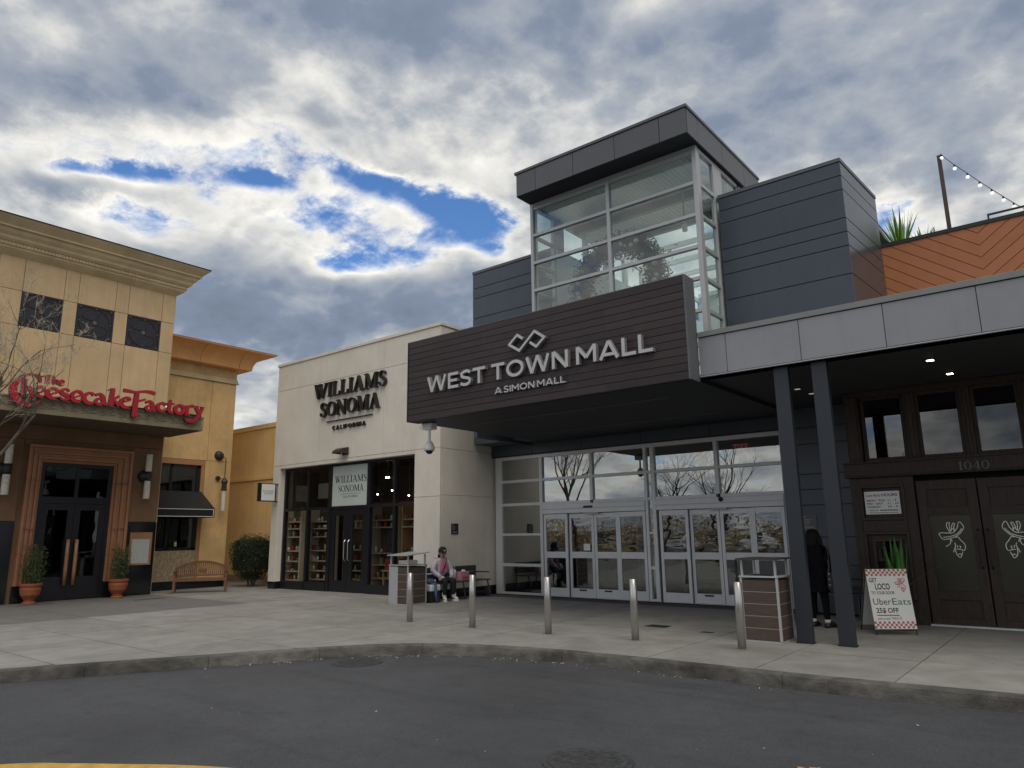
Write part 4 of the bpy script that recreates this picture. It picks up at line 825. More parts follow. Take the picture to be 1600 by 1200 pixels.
def product(x, y, z, big=False):
    k = rs.choice((0,1,1,2,2,3,4)); h = rs.uniform(0.10,0.20)*(1.3 if big else 1); r = rs.uniform(0.030,0.055)*(1.3 if big else 1); mt = PROD[rs.randrange(len(PROD))]; m = MB()
    if k == 0: m.lathe((x,y,z),[(r,0),(r,h*0.6),(r*0.35,h*0.8),(r*0.35,h)],10); nm,lb,ct = 'bottle','small bottle on a store shelf','bottle'
    elif k == 1: m.lathe((x,y,z),[(r*0.8,0),(r,h*0.1),(r,h*0.8),(r*0.9,h*0.82),(r*0.9,h)],10); nm,lb,ct = 'canister','small lidded canister on a store shelf','canister'
    elif k == 2: m.box(x-r,x+r,y-r,y+r,z,z+h); nm,lb,ct = 'carton','small carton on a store shelf','carton'
    elif k == 3: m.lathe((x,y,z),[(r*0.7,0),(r*1.3,h*0.2),(r*1.5,h*0.5),(r*1.2,h*0.52)],12).tube([(x+r*1.3,y,z+h*0.4),(x+r*2.6,y-0.02,z+h*0.45)],0.01); nm,lb,ct = 'pan','small long handled pan on a store shelf','pan'
    else: m.lathe((x,y,z),[(r,0),(r*1.4,h*0.45),(r*0.7,h*0.8),(r*0.9,h)],12); nm,lb,ct = 'jar','small round jar on a store shelf','jar'
    m.build(nm, mt, smooth=(k != 2), label=lb, cat=ct, group='goods on the store shelves')
def shelf_unit(x0, x1, y0, y1, zs, label, dens=0.20, post=SHW):
    t = empty('shelf_unit', ((x0+x1)/2,(y0+y1)/2,0), label, 'shelf')
    for x in (x0,x1-0.06): MB().box(x,x+0.06,y0,y1,0.004,zs[-1]+0.42).build('upright', post, t)
    MB().box(x0,x1,y1-0.02,y1,0.004,zs[-1]+0.42).build('back', SHB, t)
    for z in zs:
        MB().box(x0+0.06,x1-0.06,y0,y1-0.02,z-0.035,z).build('shelf', SHW, t)
        x = x0+0.14
        while x < x1-0.12:
            if rs.random() < 0.86: product(x, y0+rs.uniform(0.06,0.14), z)
            x += dens*rs.uniform(0.7,1.5)
MB().box(sx0+0.21,sx0+0.24,SFY+0.1,18.0,0.004,4.1).build('store_lining', mat('store_brown',(0.085,0.06,0.045),0.8), store)
zsh = (0.28,0.55,0.86,1.18,1.62,1.88,2.10)
shelf_unit(-20.84,-19.98,14.03,14.30,zsh,'narrow white shelves of goods in the leftmost store window')
shelf_unit(-20.30,-19.25,14.60,14.95,zsh,'white shelves of goods in the second store window from the left')
shelf_unit(-19.20,-17.95,15.1,15.5,zsh[:3]+(1.2,1.88,2.10),'white shelves of goods left of the store door panes')
shelf_unit(-17.85,-16.65,15.1,15.5,(0.35,0.75,1.1,1.88,2.10),'white shelves of goods behind the right store door leaf')
shelf_unit(-16.45,-15.30,15.1,15.5,(0.35,0.75,1.1,1.88,2.10),'white shelves of goods right of the store door',0.2,mat('shelf_oak',(0.40,0.24,0.11),0.6))
shelf_unit(-15.25,-14.20,15.1,15.5,(0.35,0.75,1.1,1.5,1.9),'oak shelves of goods in the rightmost store window',0.2,MATS['shelf_oak'])
# display table with red boxes, board above the shelves
t = empty('display_table', (-16.1,14.5,0), 'low display table with red cartons behind the right store window', 'table')
MB().box(-16.4,-15.6,14.3,14.75,0.60,0.64).build('table_top', MATS['shelf_oak'], t)
for x in (-16.37,-15.67):
    for y in (14.33,14.68): MB().box(x,x+0.04,y,y+0.04,0.004,0.60).build('leg', MATS['shelf_oak'], t)
RB = mat('red_carton', (0.22,0.03,0.03), 0.6)
for x in (-16.2,-15.85):
    for z in (0.64,0.80): MB().box(x-0.13,x+0.13,14.38,14.62,z+0.001,z+0.155).build('red_carton', RB, bev=0.004, label='red carton stacked on the display table in the store', cat='carton', group='red cartons in the store')
MB().box(-19.2,-14.2,15.5,15.56,2.52,2.66).build('shelf_pelmet', mat('red_pelmet',(0.25,0.06,0.035),0.6), store)
MB().box(-20.35,-19.75,14.9,14.93,2.85,3.35).build('wall_board', mat('grey_board',(0.35,0.34,0.32),0.6), store)
SPOT = mat('spot_lens', (1,1,1), 0.5, emit=((1.0,0.86,0.64), 12.0)); FILL = mat('added_fill_lens', (1,1,1), 0.5, emit=((1.0,0.80,0.55), 36.0))  # second lens: hidden spots added to brighten the goods on the shelves
for i,(x,y,z,lab) in enumerate(((-16.41,14.5,3.32,'lit twin spot high in the store window right of the poster'),(-16.19,14.5,2.93,'lit small spot right of the store poster, beside the mullion'),(-16.95,14.6,2.85,'lit small spot low at the right edge of the poster'),(-15.47,14.5,2.75,'lit small spot in the rightmost store window'),(-17.3,14.40,3.92,'added hidden spot brightening the store behind the poster'),(-19.9,14.30,3.92,'added hidden spot brightening the leftmost store window'),(-18.7,14.35,3.92,'added hidden spot brightening the second store window'),(-16.0,14.35,3.92,'added hidden spot brightening the store right of the door'),(-14.8,14.35,3.92,'added hidden spot brightening the rightmost store window'))):
    t = empty('spot_lamp', (x,y,z), lab, 'lamp', 'spots inside the store')
    MB().tube([(x,y,4.1),(x,y,z+0.08)],0.012).build('stem', BLKM, t); MB().lathe((x,y,z),[(0.045,0.0),(0.05,0.09)],12).build('can', BLKM, t)
    for q in ((-0.05,0.05) if i == 0 else (0,)): MB().sphere((x+q,y-0.03,z-0.01),0.026,8,5).build('bulb', SPOT if i < 4 else FILL, t)
# ------------------------------------------------------------------ restaurant with red sign (left)
rest = empty('restaurant_building', (-24,8,0), 'tan stucco restaurant with heavy cornice, carved canopy and orange coved wing', 'building')
RX = -22.3; ry0,ry1 = 5.68,10.50
ye = [ry0,6.27,7.30,7.67,8.70,9.08,10.10,ry1]; ze = [4.95,7.37,8.35,9.30]
for i in range(len(ye)-1):
    for j in range(3):
        if j == 1 and i in (1,3,5): continue
        MB().box(RX-0.05,RX,ye[i]+0.006,ye[i+1]-0.006,ze[j]+0.006,ze[j+1]-0.006).build('stucco_panel', TAN, rest, bev=0.004)
GROOVE = mat('stucco_groove', (0.10,0.065,0.035), 0.9)
MB().box(-30,RX-0.045,ry0+0.01,ry1-0.01,4.70,9.32).build('wall_core', GROOVE, rest)
for j in range(3): MB().box(-30,RX-0.06,ry0-0.02,ry0+0.009,ze[j]+0.006,ze[j+1]-0.006).build('stucco_panel', TAN, rest)
MB().box(-30,RX-0.02,ry1-0.009,ry1+0.02,0.004,9.3).build('side_wall', TAN, rest)
# square iron grilles
for y0,y1 in ((6.27,7.30),(7.67,8.70),(9.08,10.10)):
    gme = MB().box(RX-0.045,RX-0.02,y0+0.015,y1-0.015,7.385,8.335).build('window_grille', GRILLE, rest)
    yc,zc = (y0+y1)/2,7.86
    fr = MB().box(RX-0.02,RX+0.005,y0+0.01,y0+0.05,7.38,8.34).box(RX-0.02,RX+0.005,y1-0.05,y1-0.01,7.38,8.34).box(RX-0.02,RX+0.005,y0+0.05,y1-0.05,8.30,8.34).box(RX-0.02,RX+0.005,y0+0.05,y1-0.05,7.38,7.42).build('frame', GRILLE, gme)
    MB().tube([(RX-0.012,yc+0.42*math.cos(2*math.pi*q/32),zc+0.42*math.sin(2*math.pi*q/32)) for q in range(33)],0.012,5).build('hoop', BRONZE, gme)
    m = MB()
    for q in range(4):
        a = math.pi/4+q*math.pi/2; pts = []
        for s_ in range(9): r = 0.08+0.40*s_/8; b = a+0.5*math.sin(math.pi*s_/8); pts.append((RX-0.012,yc+r*math.cos(b),zc+r*math.sin(b)))
        m.tube(pts,0.009,5)
    m.build('scroll', BRONZE, gme)
    MB().tube([(RX-0.02,yc,zc),(RX+0.01,yc,zc)],[0.07,0.05],12).build('medallion', mat('bronze_boss',(0.16,0.12,0.10),0.4,0.4), gme)
    m = MB()
    for a in (-0.42,0,0.42):
        for b in (-0.41,0,0.41):
            if a or b: m.sphere((RX+0.0,yc+a,zc+b),0.026,8,5)
    m.build('bolts', MATS['bronze_boss'], gme)
oy0,oy1,oz = 6.89,9.61,4.165; iy0,iy1,iz = 7.27,9.135,3.71
# main cornice
cor = MB().ring([(0.0,9.28),(0.03,9.30),(0.16,9.40),(0.20,9.44),(0.20,9.49),(0.235,9.50),(0.235,9.585),(0.28,9.60),(0.34,9.66),(0.36,9.72),(0.44,9.80),(0.46,9.84),(0.46,9.90),(0.54,9.91),(0.54,9.96),(0.62,10.04),(0.70,10.12),(0.73,10.15),(0.73,10.19)],-30,RX,ry0,ry1).build('cornice', CORN, rest)
m = MB(); y = ry0-0.2
while y < ry1+0.2: m.box(RX+0.236,RX+0.262,y,y+0.045,9.505,9.578); y += 0.088
m.build('dentils', CORN, cor, kind='stuff')
MB().ring([(0.735,10.16),(0.745,10.20),(0.6,10.205)],-30,RX,ry0,ry1).build('coping', BRONZE, cor)
# lower wall, base, door surround
for ya,yb,za in ((ry0,iy0-0.02,0.003),(iy1+0.02,ry1,0.003),(iy0-0.02,iy1+0.02,iz+0.02)): MB().box(-30,RX-0.05,ya,yb,za,4.70).build('wall_core', BROWNST, rest)
def lowpanel(y0,y1,z0,z1,mt,nm,x=RX): MB().box(x-0.05,x,y0+0.005,y1-0.005,z0+0.005,z1-0.005).build(nm, mt, rest, bev=0.004)
lowpanel(ry0,6.78,2.11,4.30,BROWNST,'stucco_panel'); lowpanel(9.63,ry1,2.11,4.30,BROWNST,'stucco_panel'); lowpanel(ry0,ry1,4.30,4.70,BROWNST,'stucco_panel'); lowpanel(6.78,9.63,4.17,4.30,BROWNST,'stucco_panel')
lowpanel(ry0,6.78,0.003,2.10,GRAN,'granite_panel',RX+0.015); lowpanel(9.63,ry1,0.003,2.10,GRAN,'granite_panel',RX+0.015)
# nested door surround
oy0,oy1,oz = 6.89,9.61,4.165; iy0,iy1,iz = 7.27,9.135,3.71
nb = 6
for q in range(nb):
    f0,f1 = q/nb,(q+1)/nb; g0 = 0.012/ nb
    a0,a1 = oy0+(iy0-oy0)*f0,oy0+(iy0-oy0)*f1; b0,b1 = oy1+(iy1-oy1)*f0,oy1+(iy1-oy1)*f1; c0,c1 = oz+(iz-oz)*f0,oz+(iz-oz)*f1
    X = RX+0.13-0.016*q-(0.045 if q%2 else 0)
    m = MB()
    zb = 0.44
    for (ya,yb) in ((a0,a1),(b1,b0)): m.box(RX-0.1,X,ya,yb,zb,c1)
    m.box(RX-0.1,X,a0,b0,c1,c0)
    m.build('surround_band', COPPER, rest, bev=0.008)
m = MB()
y = iy0-0.03
for z in [0.55+0.075*i for i in range(42)]:
    for yy_ in (iy0-0.035,iy1+0.035): m.sphere((RX+0.03,yy_,z),0.018,6,4)
for q in range(26): m.sphere((RX+0.03,iy0+q*(iy1-iy0)/25,iz+0.04),0.018,6,4)
m.build('beading', mat('copper_bead',(0.42,0.22,0.11),0.5), rest, kind='stuff')
for z in (1.9,3.2): MB().box(RX+0.085,RX+0.125,oy0-0.002,iy0,z,z+0.006).build('surround_joint', GROOVE, rest); MB().box(RX+0.085,RX+0.125,iy1,oy1+0.002,z,z+0.006).build('surround_joint', GROOVE, rest)
for ya,yb in ((oy0,iy0),(iy1,oy1)): MB().box(RX-0.1,RX+0.06,ya,yb,0.003,0.44).build('surround_base', GRAN, rest)
MB().box(RX-0.35,RX-0.30,iy0-0.2,iy1+0.2,0.003,iz+0.2).build('door_backing', mat('dark_room',(0.02,0.018,0.016),0.8), rest)
fr = MB().box(RX-0.12,RX-0.04,iy0,iy0+0.10,0.003,iz).box(RX-0.12,RX-0.04,iy1-0.10,iy1,0.003,iz).box(RX-0.12,RX-0.04,iy0+0.1,iy1-0.1,iz-0.10,iz).box(RX-0.12,RX-0.04,iy0+0.1,iy1-0.1,2.60,2.78).box(RX-0.12,RX-0.04,8.17,8.25,2.78,iz-0.1)
fr.build('door_frame', BF, rest)
for ya,yb in ((iy0+0.1,8.17),(8.25,iy1-0.1)): MB().box(RX-0.09,RX-0.082,ya,yb,2.78,iz-0.1).build('transom_pane', GDARK, rest)
for a,b,hy in ((iy0+0.105,8.207,8.10),(8.213,iy1-0.105,8.32)):
    d = MB().box(RX-0.10,RX-0.05,a,a+0.16,0.01,2.59).box(RX-0.10,RX-0.05,b-0.16,b,0.01,2.59).box(RX-0.10,RX-0.05,a+0.16,b-0.16,2.42,2.59).box(RX-0.10,RX-0.05,a+0.16,b-0.16,0.01,0.62).build('entrance_door', BF, rest)
    MB().box(RX-0.08,RX-0.072,a+0.16,b-0.16,0.62,2.42).build('pane', GDARK, d)
    h = MB(); pts = [(RX+0.05,hy-0.0,0.40),(RX+0.06,hy,0.8),(RX+0.06,hy,1.2),(RX+0.05,hy,1.62)]; h.tube(pts,[0.045,0.05,0.05,0.045],10); h.tube([(RX-0.06,hy,0.5),(RX+0.05,hy,0.5)],0.015); h.tube([(RX-0.06,hy,1.5),(RX+0.05,hy,1.5)],0.015); h.build('handle', COPPER, d, smooth=True)
    MB().tube([(RX+0.10,hy,1.22),(RX+0.10,hy,1.52)],0.012).build('handle_inlay', STEEL, d)
# carved canopy
CX = -20.23; cy0,cy1,cz0,cz1 = 4.6,10.645,4.70,5.10
MB().box(RX,CX-0.04,cy0,cy1-0.04,cz0+0.02,cz1-0.01).build('canopy', RELIEF, rest)
MB().box(RX+0.01,CX-0.10,cy0,cy1-0.10,cz0-0.002,cz0+0.019).build('canopy_soffit', mat('canopy_under',(0.12,0.085,0.055),0.8,var=0.2), rest)
for y in (6.6,8.6): MB().box(RX+0.02,CX-0.1,y,y+0.01,cz0-0.004,cz0-0.001).build('soffit_joint', GROOVE, rest)
MB().box(CX-0.05,CX,cy0,cy1,cz0,cz0+0.115).build('canopy_rail', RELIEF, rest, bev=0.006); MB().box(CX-0.05,CX,cy0,cy1,cz1-0.05,cz1).build('canopy_rail', RELIEF, rest, bev=0.006); MB().box(RX,CX-0.05,cy1-0.05,cy1,cz0,cz0+0.115).build('canopy_rail', RELIEF, rest)
MB().box(CX-0.045,CX-0.022,cy0,cy1-0.03,cz0+0.115,cz1-0.05).build('canopy_field', RELIEF, rest)
MB().box(RX,CX-0.05,cy1-0.045,cy1-0.022,cz0+0.115,cz1-0.05).build('canopy_field', RELIEF, rest)
m = MB(); y = 5.0; zc = cz0+0.235; q = 0
while y < cy1-0.25:
    s_ = 1 if q%2 else -1
    sp_ = [(CX-0.018, y+0.125*math.sin(t*1.0)*(1-t/8.5)+t*0.012, zc+s_*0.095*math.cos(t)*(1-t/8.5)) for t in [i*0.55 for i in range(14)]]
    m.tube(sp_,0.017,4)
    m.tube([(CX-0.018,y-0.05,zc-s_*0.09),(CX-0.018,y+0.07,zc-s_*0.03),(CX-0.018,y+0.20,zc+s_*0.10)],[0.010,0.024,0.006],4)
    y += 0.235; q += 1
m.build('scrollwork', RELIEF, rest, kind='stuff')
m = MB()
for i in range(6): m.sphere((CX-0.02,cy1,cz0+0.15+i*0.05),0.022,6,4)
m.build('canopy_knobs', RELIEF, rest)
# sign letters
rs_ = empty('restaurant_sign', (-20.1,8,4.6), 'red raised script letters The Cheesecake Factory above carved canopy', 'sign')
pc = lambda u,v,d: (-20.24+d, u, v)
for ltr,sts in FACT.items():
    m = MB()
    for i,st in enumerate(sts): stroke(m, smooth_path(st) if len(st) > 2 else st, pc, 0.05, 0.14+i*0.0008)
    m.build('letter', [REDF,BLKL], rs_)
MB().box(-20.22,-20.19,5.75,10.55,5.10,5.155).build('rail', BLKM, rs_)
for y in (6.0,7.2,8.4,9.6,10.4): MB().box(-20.30,-20.2,y,y+0.03,5.08,5.13).build('bracket', BLKM, rs_)
m = MB().sphere((-20.9,9.85,5.36),0.09,10,6).tube([(-20.9,9.85,5.1),(-20.9,9.85,5.3)],0.02); m.build('flood_light', STEEL, label='small bright floodlight on the canopy behind the red letters', cat='light', smooth=True)
# coved wing
X2 = -23.5; wy0,wy1 = 10.52,13.5
wz = [0.45,4.20,6.98]
MB().box(-30,X2-0.045,wy0,wy1-0.02,4.03,7.5).build('wing_core', GROOVE, rest)
MB().box(-30,X2-0.045,wy0,wy1-0.02,0.003,1.23).build('wing_core', GROOVE, rest); MB().box(-30,X2-0.045,12.43,wy1-0.02,1.23,4.03).build('wing_core', GROOVE, rest)
yw = [wy0,12.55,wy1]
WO = (12.42,4.02,1.24)                               # window right edge, top, sill
def wp(y0,y1,z0,z1,mt=TAN2): MB().box(X2-0.05,X2,y0+0.005,y1-0.005,z0+0.005,z1-0.005).build('stucco_panel', mt, rest, bev=0.004)
wp(wy0,12.60,4.20,6.98); wp(12.60,wy1,4.20,6.98); wp(12.55,wy1,0.25,4.20)
OR2 = mat('orange_stucco',(0.40,0.20,0.09),0.85,var=0.1)
wp(wy0,12.55,WO[1],4.20,OR2); wp(WO[0],12.55,0.25,WO[1],OR2)
MB().box(X2-0.049,X2+0.02,wy0,wy1,0.003,0.25).build('plinth', GRAN, rest)
MB().box(-30,X2-0.02,wy1-0.019,wy1,0.003,7.4).build('side_wall', TAN2, rest)
# frieze with studs and moulding
MB().box(X2-0.05,X2+0.04,wy0,wy1+0.04,7.03,7.10).box(X2-0.05,X2+0.02,wy0,wy1+0.02,7.10,7.16).box(X2-0.05,X2+0.07,wy0,wy1+0.07,6.985,7.03).build('moulding', CORN, rest, bev=0.006)
MB().box(X2-0.05,X2+0.0,wy0,wy1,7.16,7.52).build('frieze', TAN2, rest)
m = MB(); q = 0
for r in range(4):
    y = wy0+0.04+(0.055 if r%2 else 0)
    while y < wy1-0.03: m.sphere((X2+0.008,y,7.205+r*0.082),0.026,6,4); y += 0.11
m.build('studs', CORN, rest, kind='stuff')
cv = [(0.0,7.50),(0.42,7.50)]+[(0.42+0.52*(1-math.cos(math.pi/2*i/8)),7.52+0.52*math.sin(math.pi/2*i/8)) for i in range(9)]+[(0.96,8.045),(0.96,8.07)]
cv = [(0.36+0.0,7.50)]+[(0.36+0.60*(1-math.cos(math.pi/2*i/10))**1.0,7.51+0.54*math.sin(math.pi/2*i/10)) for i in range(11)]+[(0.97,8.05),(0.97,8.085)]
co = MB().ring(cv,-30,X2,wy0-1,wy1).build('cove_cornice', COVE, rest, smooth=False)
for y in (11.9,13.35):
    MB().tube([(X2+o_+0.004,y,z_) for o_,z_ in cv[1:-2]],0.006,4).build('cove_joint', GROOVE, co)
MB().ring([(0.975,8.07),(0.985,8.10),(0.9,8.105)],-30,X2,wy0-1,wy1).build('cove_coping', mat('pink_flashing',(0.38,0.17,0.12),0.6), co)
# wing window, awning, ledgestone
wf = MB()
for ya,yb in ((10.55,10.65),(11.40,11.48),(WO[0]-0.12,WO[0]-0.006)): wf.box(X2-0.10,X2-0.03,ya,yb,WO[2],WO[1]-0.005)
wf.box(X2-0.10,X2-0.03,10.55,WO[0]-0.006,WO[1]-0.09,WO[1]-0.004).box(X2-0.10,X2-0.03,10.55,WO[0]-0.006,WO[2],WO[2]+0.08).box(X2-0.10,X2-0.03,10.55,WO[0]-0.006,2.62,2.72)
wf = wf.build('window_frame', BF, rest)
MB().box(X2-0.3,X2-0.28,10.5,12.5,WO[2],WO[1]).build('window_backing', mat('dim_room',(0.10,0.085,0.065),0.8), rest)
MB().box(-30,X2-0.35,wy0+0.01,wy1-0.03,1.2,4.1).build('room_core', MATS['dark_room'], rest)
for ya,yb in ((10.65,11.40),(11.48,WO[0]-0.12)):
    for za,zb in ((WO[2]+0.08,2.62),(2.72,WO[1]-0.09)): MB().box(X2-0.07,X2-0.062,ya,yb,za,zb).build('pane', GDARK, wf)
MB().box(X2-0.048,X2+0.015,10.55,WO[0]-0.004,0.46,0.48).build('stone_ledge', TAN2, rest)
m = MB(); z = 0.27; r4 = random.Random(5)
while z < WO[2]-0.02:
    h = r4.uniform(0.022,0.045); y = 10.53
    while y < WO[0]:
        l = r4.uniform(0.12,0.42); m.box(X2-0.04,X2+0.004+r4.uniform(0,0.022),y+0.002,min(y+l,WO[0]-0.003)-0.002,z+0.001,min(z+h,WO[2]-0.004)-0.001); y += l
    z += h
m.build('ledgestone', mat('ledgestone',(0.40,0.32,0.20),0.85,var=0.45,scale=14,bump=0.3), rest, kind='stuff')
t = empty('awning', (X2+0.5,11.4,2.25), 'black canvas awning with white piping over the wing window', 'awning')
ax = X2+0.80; a0,a1 = 10.54,12.56
MB().add([(X2+0.01,a0,3.14),(X2+0.01,a1-0.08,3.14),(ax,a1,2.56),(ax,a0,2.56),(X2+0.01,a0,3.11),(X2+0.01,a1-0.08,3.11),(ax,a1,2.53),(ax,a0,2.53)],[(0,3,2,1),(4,5,6,7),(0,4,7,3),(1,2,6,5)]).add([(X2+0.01,a1-0.08,3.14),(X2+0.01,a1,2.53),(ax,a1,2.53),(ax,a1,2.56)],[(0,1,2,3)]).build('canopy_cloth', mat('black_canvas',(0.010,0.010,0.011),0.8), t)
v_ = MB().box(ax-0.01,ax+0.004,a0,a1,2.27,2.555).box(X2+0.02,ax-0.01,a1-0.012,a1+0.002,2.27,2.555).build('valance', MATS['black_canvas'], t)
for z in (2.30,2.53): MB().box(ax+0.004,ax+0.007,a0,a1-0.03,z-0.009,z+0.009).build('piping', WHITE, v_)
MB().box(ax+0.004,ax+0.007,a1-0.05,a1-0.03,2.309,2.521).build('piping', WHITE, v_)
MB().box(X2-0.17,X2-0.13,11.78,11.84,1.36,1.50).build('candle', mat('candle_glow',(1,0.8,0.4),0.5,emit=((1,0.75,0.35),4.0)), label='small glowing candle lamp inside the wing window', cat='lamp')
# sconces and hanging lamp, menu case
for y,lab in ((6.40,'alabaster twin tube wall lamp left of the restaurant door'),(10.03,'alabaster twin tube wall lamp right of the restaurant door')):
    t = empty('wall_lamp', (RX+0.15,y,2.75), lab, 'lamp', 'alabaster wall lamps')
    for z0,z1 in ((2.78,3.33),(3.57,4.10)): MB().lathe((RX+0.20,y,z0),[(0.085,0),(0.088,0.01),(0.088,z1-z0-0.01),(0.085,z1-z0)],14).build('tube', ALAB, t, smooth=False)
    MB().sphere((RX+0.10,y-0.06,3.45),0.19,14,8,sx=0.8,sy=1.0,sz=0.95).build('boss', BLKM, t, smooth=True)
    MB().lathe((RX+0.20,y,3.31),[(0.10,0),(0.12,0.03),(0.10,0.06),(0.10,0.22),(0.12,0.25),(0.10,0.28)],14).build('collar', BLKM, t)
t = empty('hanging_lamp', (X2+0.2,13.05,2.45), 'hanging tube lamp with round bronze plate on the wing wall', 'lamp')
MB().tube([(X2+0.001,13.02,4.40),(X2+0.05,13.02,4.40)],[0.17,0.15],20).build('wall_plate', BRONZE, t); MB().sphere((X2+0.06,13.02,4.40),0.15,14,8,sx=0.5).build('dome', BRONZE, t, smooth=True)
MB().tube([(X2+0.10,13.06,4.38),(X2+0.30,13.12,4.30),(X2+0.30,13.12,3.6)],0.014).build('rod', BLKM, t)
MB().lathe((X2+0.30,13.12,3.20),[(0.10,0),(0.11,0.03),(0.085,0.05),(0.085,0.25),(0.12,0.28),(0.10,0.33),(0.05,0.40),(0.03,0.44)],14).build('lamp_cap', BRONZE, t)
MB().lathe((X2+0.30,13.12,2.50),[(0.07,0),(0.075,0.01),(0.075,0.69),(0.07,0.70)],14).build('tube', ALAB, t)
MB().tube([(X2+0.001,13.02,3.62),(X2+0.06,13.02,3.62)],0.08,14).build('stay_plate', BRONZE, t); MB().tube([(X2+0.05,13.02,3.62),(X2+0.28,13.12,3.58)],0.012).build('stay', BLKM, t)
t = empty('menu_case', (RX+0.03,10.06,0.85), 'copper framed menu case with pale sheet on black granite', 'case')
MB().box(RX+0.016,RX+0.05,9.74,10.38,0.86,1.80).build('case', COPPER, t, bev=0.006); MB().box(RX+0.05,RX+0.07,9.74,10.38,1.62,1.80).build('header', COPPER, t, bev=0.004)
for ya,yb,za,zb in ((9.74,9.80,0.86,1.62),(10.32,10.38,0.86,1.62),(9.80,10.32,0.86,0.91)): MB().box(RX+0.05,RX+0.07,ya,yb,za,zb).build('frame', COPPER, t)
MB().box(RX+0.05,RX+0.054,9.80,10.32,0.91,1.62).build('menu_sheet', mat('menu_paper',(0.40,0.42,0.40),0.7,var=0.35,scale=28,stretch=(1,1,3)), t)
# ------------------------------------------------------------------ yellow block in the gap
yb_ = empty('yellow_building', (-25,15.1,0), 'plain yellow stucco block in the gap behind the clipped shrub', 'building')
YY = 15.1
for a,b in ((-30,-27.2),(-27.2,-24.43),(-24.43,-21.0)):
    for c,d in ((0.25,3.70),(3.84,5.62)): MB().box(a+0.005,b-0.005,YY,YY+0.05,c+0.005,d-0.005).build('stucco_panel', YELL, yb_, bev=0.004)
MB().box(-30,-21.0,YY-0.05,YY+0.06,3.705,3.835).build('band', YELL, yb_, bev=0.006); MB().box(-30,-21.0,YY+0.045,YY+0.4,0.002,5.62).build('wall_core', YELL, yb_)
MB().box(-30,-21.0,YY-0.04,YY+0.42,5.625,5.80).build('parapet_cap', YELL, yb_, bev=0.006); MB().box(-30,-21.0,YY-0.03,YY+0.05,0.002,0.25).build('plinth', mat('pink_plinth',(0.32,0.22,0.16),0.85), yb_)
bb = empty('rear_building', (-31,26,0), 'low grey parapet far behind the yellow block', 'building')
MB().box(-42,-24,25.0,25.3,0,8.25).build('wall', mat('far_grey_wall',(0.42,0.42,0.38),0.9), bb); MB().box(-42,-24,24.95,25.4,8.25,8.4).build('coping', MATS['far_grey_wall'], bb)

# ------------------------------------------------------------------ wooden restaurant front on the right
wf_ = empty('restaurant_shopfront', (-1,14.3,0), 'dark carved wooden shopfront numbered 1040 under the canopy', 'shopfront')
WYf = 14.30; WE = 2.6
def wb(x0,x1,z0,z1,y0=WYf,y1=WYf+0.10,nm='timber',bev=0.006): return MB().box(x0,x1,y0,y1,z0,z1).build(nm, DWOOD, wf_, bev=bev)
MB().box(-3.40,WE,WYf+0.30,WYf+0.36,0.003,4.09).build('back_wall', MATS['dark_room'], wf_)
MB().box(-3.44,-3.40,WYf,15.30,0.003,4.095).build('return_wall', DWOOD, wf_)
wb(-3.46,-3.22,2.80,4.09,WYf-0.05); wb(-3.43,-3.25,2.86,4.0,WYf-0.075,WYf-0.051)
wb(-3.22,WE,3.99,4.095,WYf-0.04)
ups = [(-3.20,-2.47),(-2.30,-1.60),(-1.45,-0.76),(-0.60,0.10),(0.26,0.96)]
px = -3.22
for a,b in ups:
    if a-px > 0.03: wb(px,a,2.80,3.99,WYf-0.02); wb(px+0.05,a-0.05,2.84,3.95,WYf-0.04,WYf-0.021)
    for x0,x1,z0,z1 in ((a,a+0.06,2.87,3.93),(b-0.06,b,2.87,3.93),(a,b,3.93,3.99),(a,b,2.80,2.87)): wb(x0,x1,z0,z1,WYf+0.03,WYf+0.10,'window_frame',0.003)
    pane_y(wf_, glass('upper_glass',(0.35,0.36,0.36),2.0) if 'upper_glass' not in MATS else MATS['upper_glass'], a+0.06,b-0.06,2.87,3.93,WYf+0.06); px = b
wb(px,WE,2.80,3.99,WYf-0.02)
wb(-3.56,WE,2.545,2.77,WYf-0.10,WYf+0.05,'lintel',0.01); wb(-3.58,WE,2.77,2.80,WYf-0.12,WYf+0.05,'lintel_cap'); wb(-3.56,WE,2.52,2.545,WYf-0.11,WYf+0.05,'lintel_base')
letters('1040', SERIF, wf_, lambda u,v,d: (u, WYf-0.101-d, v), -1.745,-1.30,2.555,0.145,0,0.012,[mat('dull_pewter',(0.13,0.125,0.12),0.45,0.6)]*2,gap=0.10,name='number')
# left bay with hours board
wb(-3.50,-3.36,0.003,2.52,WYf-0.02); wb(-2.62,-2.46,0.003,2.52,WYf-0.02)
wb(-3.36,-2.62,2.38,2.52,WYf-0.01); wb(-3.36,-2.62,1.56,1.76,WYf-0.01); wb(-3.36,-2.62,0.003,0.30,WYf-0.01)
for z0,z1 in ((1.76,2.38),(0.30,1.56)):
    for x0,x1,c,d in ((-3.36,-3.31,z0,z1),(-2.67,-2.62,z0,z1),(-3.31,-2.67,z1-0.05,z1),(-3.31,-2.67,z0,z0+0.05)): wb(x0,x1,c,d,WYf-0.035,WYf+0.06,'moulding',0.004)
wb(-3.31,-2.67,1.81,2.33,WYf+0.03,WYf+0.06,'panel'); wb(-3.31,-2.67,0.35,1.51,WYf+0.03,WYf+0.06,'panel')
for x0,x1,z0,z1 in ((-3.23,-3.18,0.62,1.44),(-2.80,-2.75,0.62,1.44),(-3.18,-2.80,1.39,1.44),(-3.18,-2.80,0.62,0.67)): wb(x0,x1,z0,z1,WYf-0.01,WYf+0.03,'moulding',0.004)
MB().box(-3.18,-2.80,WYf+0.01,WYf+0.02,0.67,1.39).build('mirror_pane', GDARK, wf_)
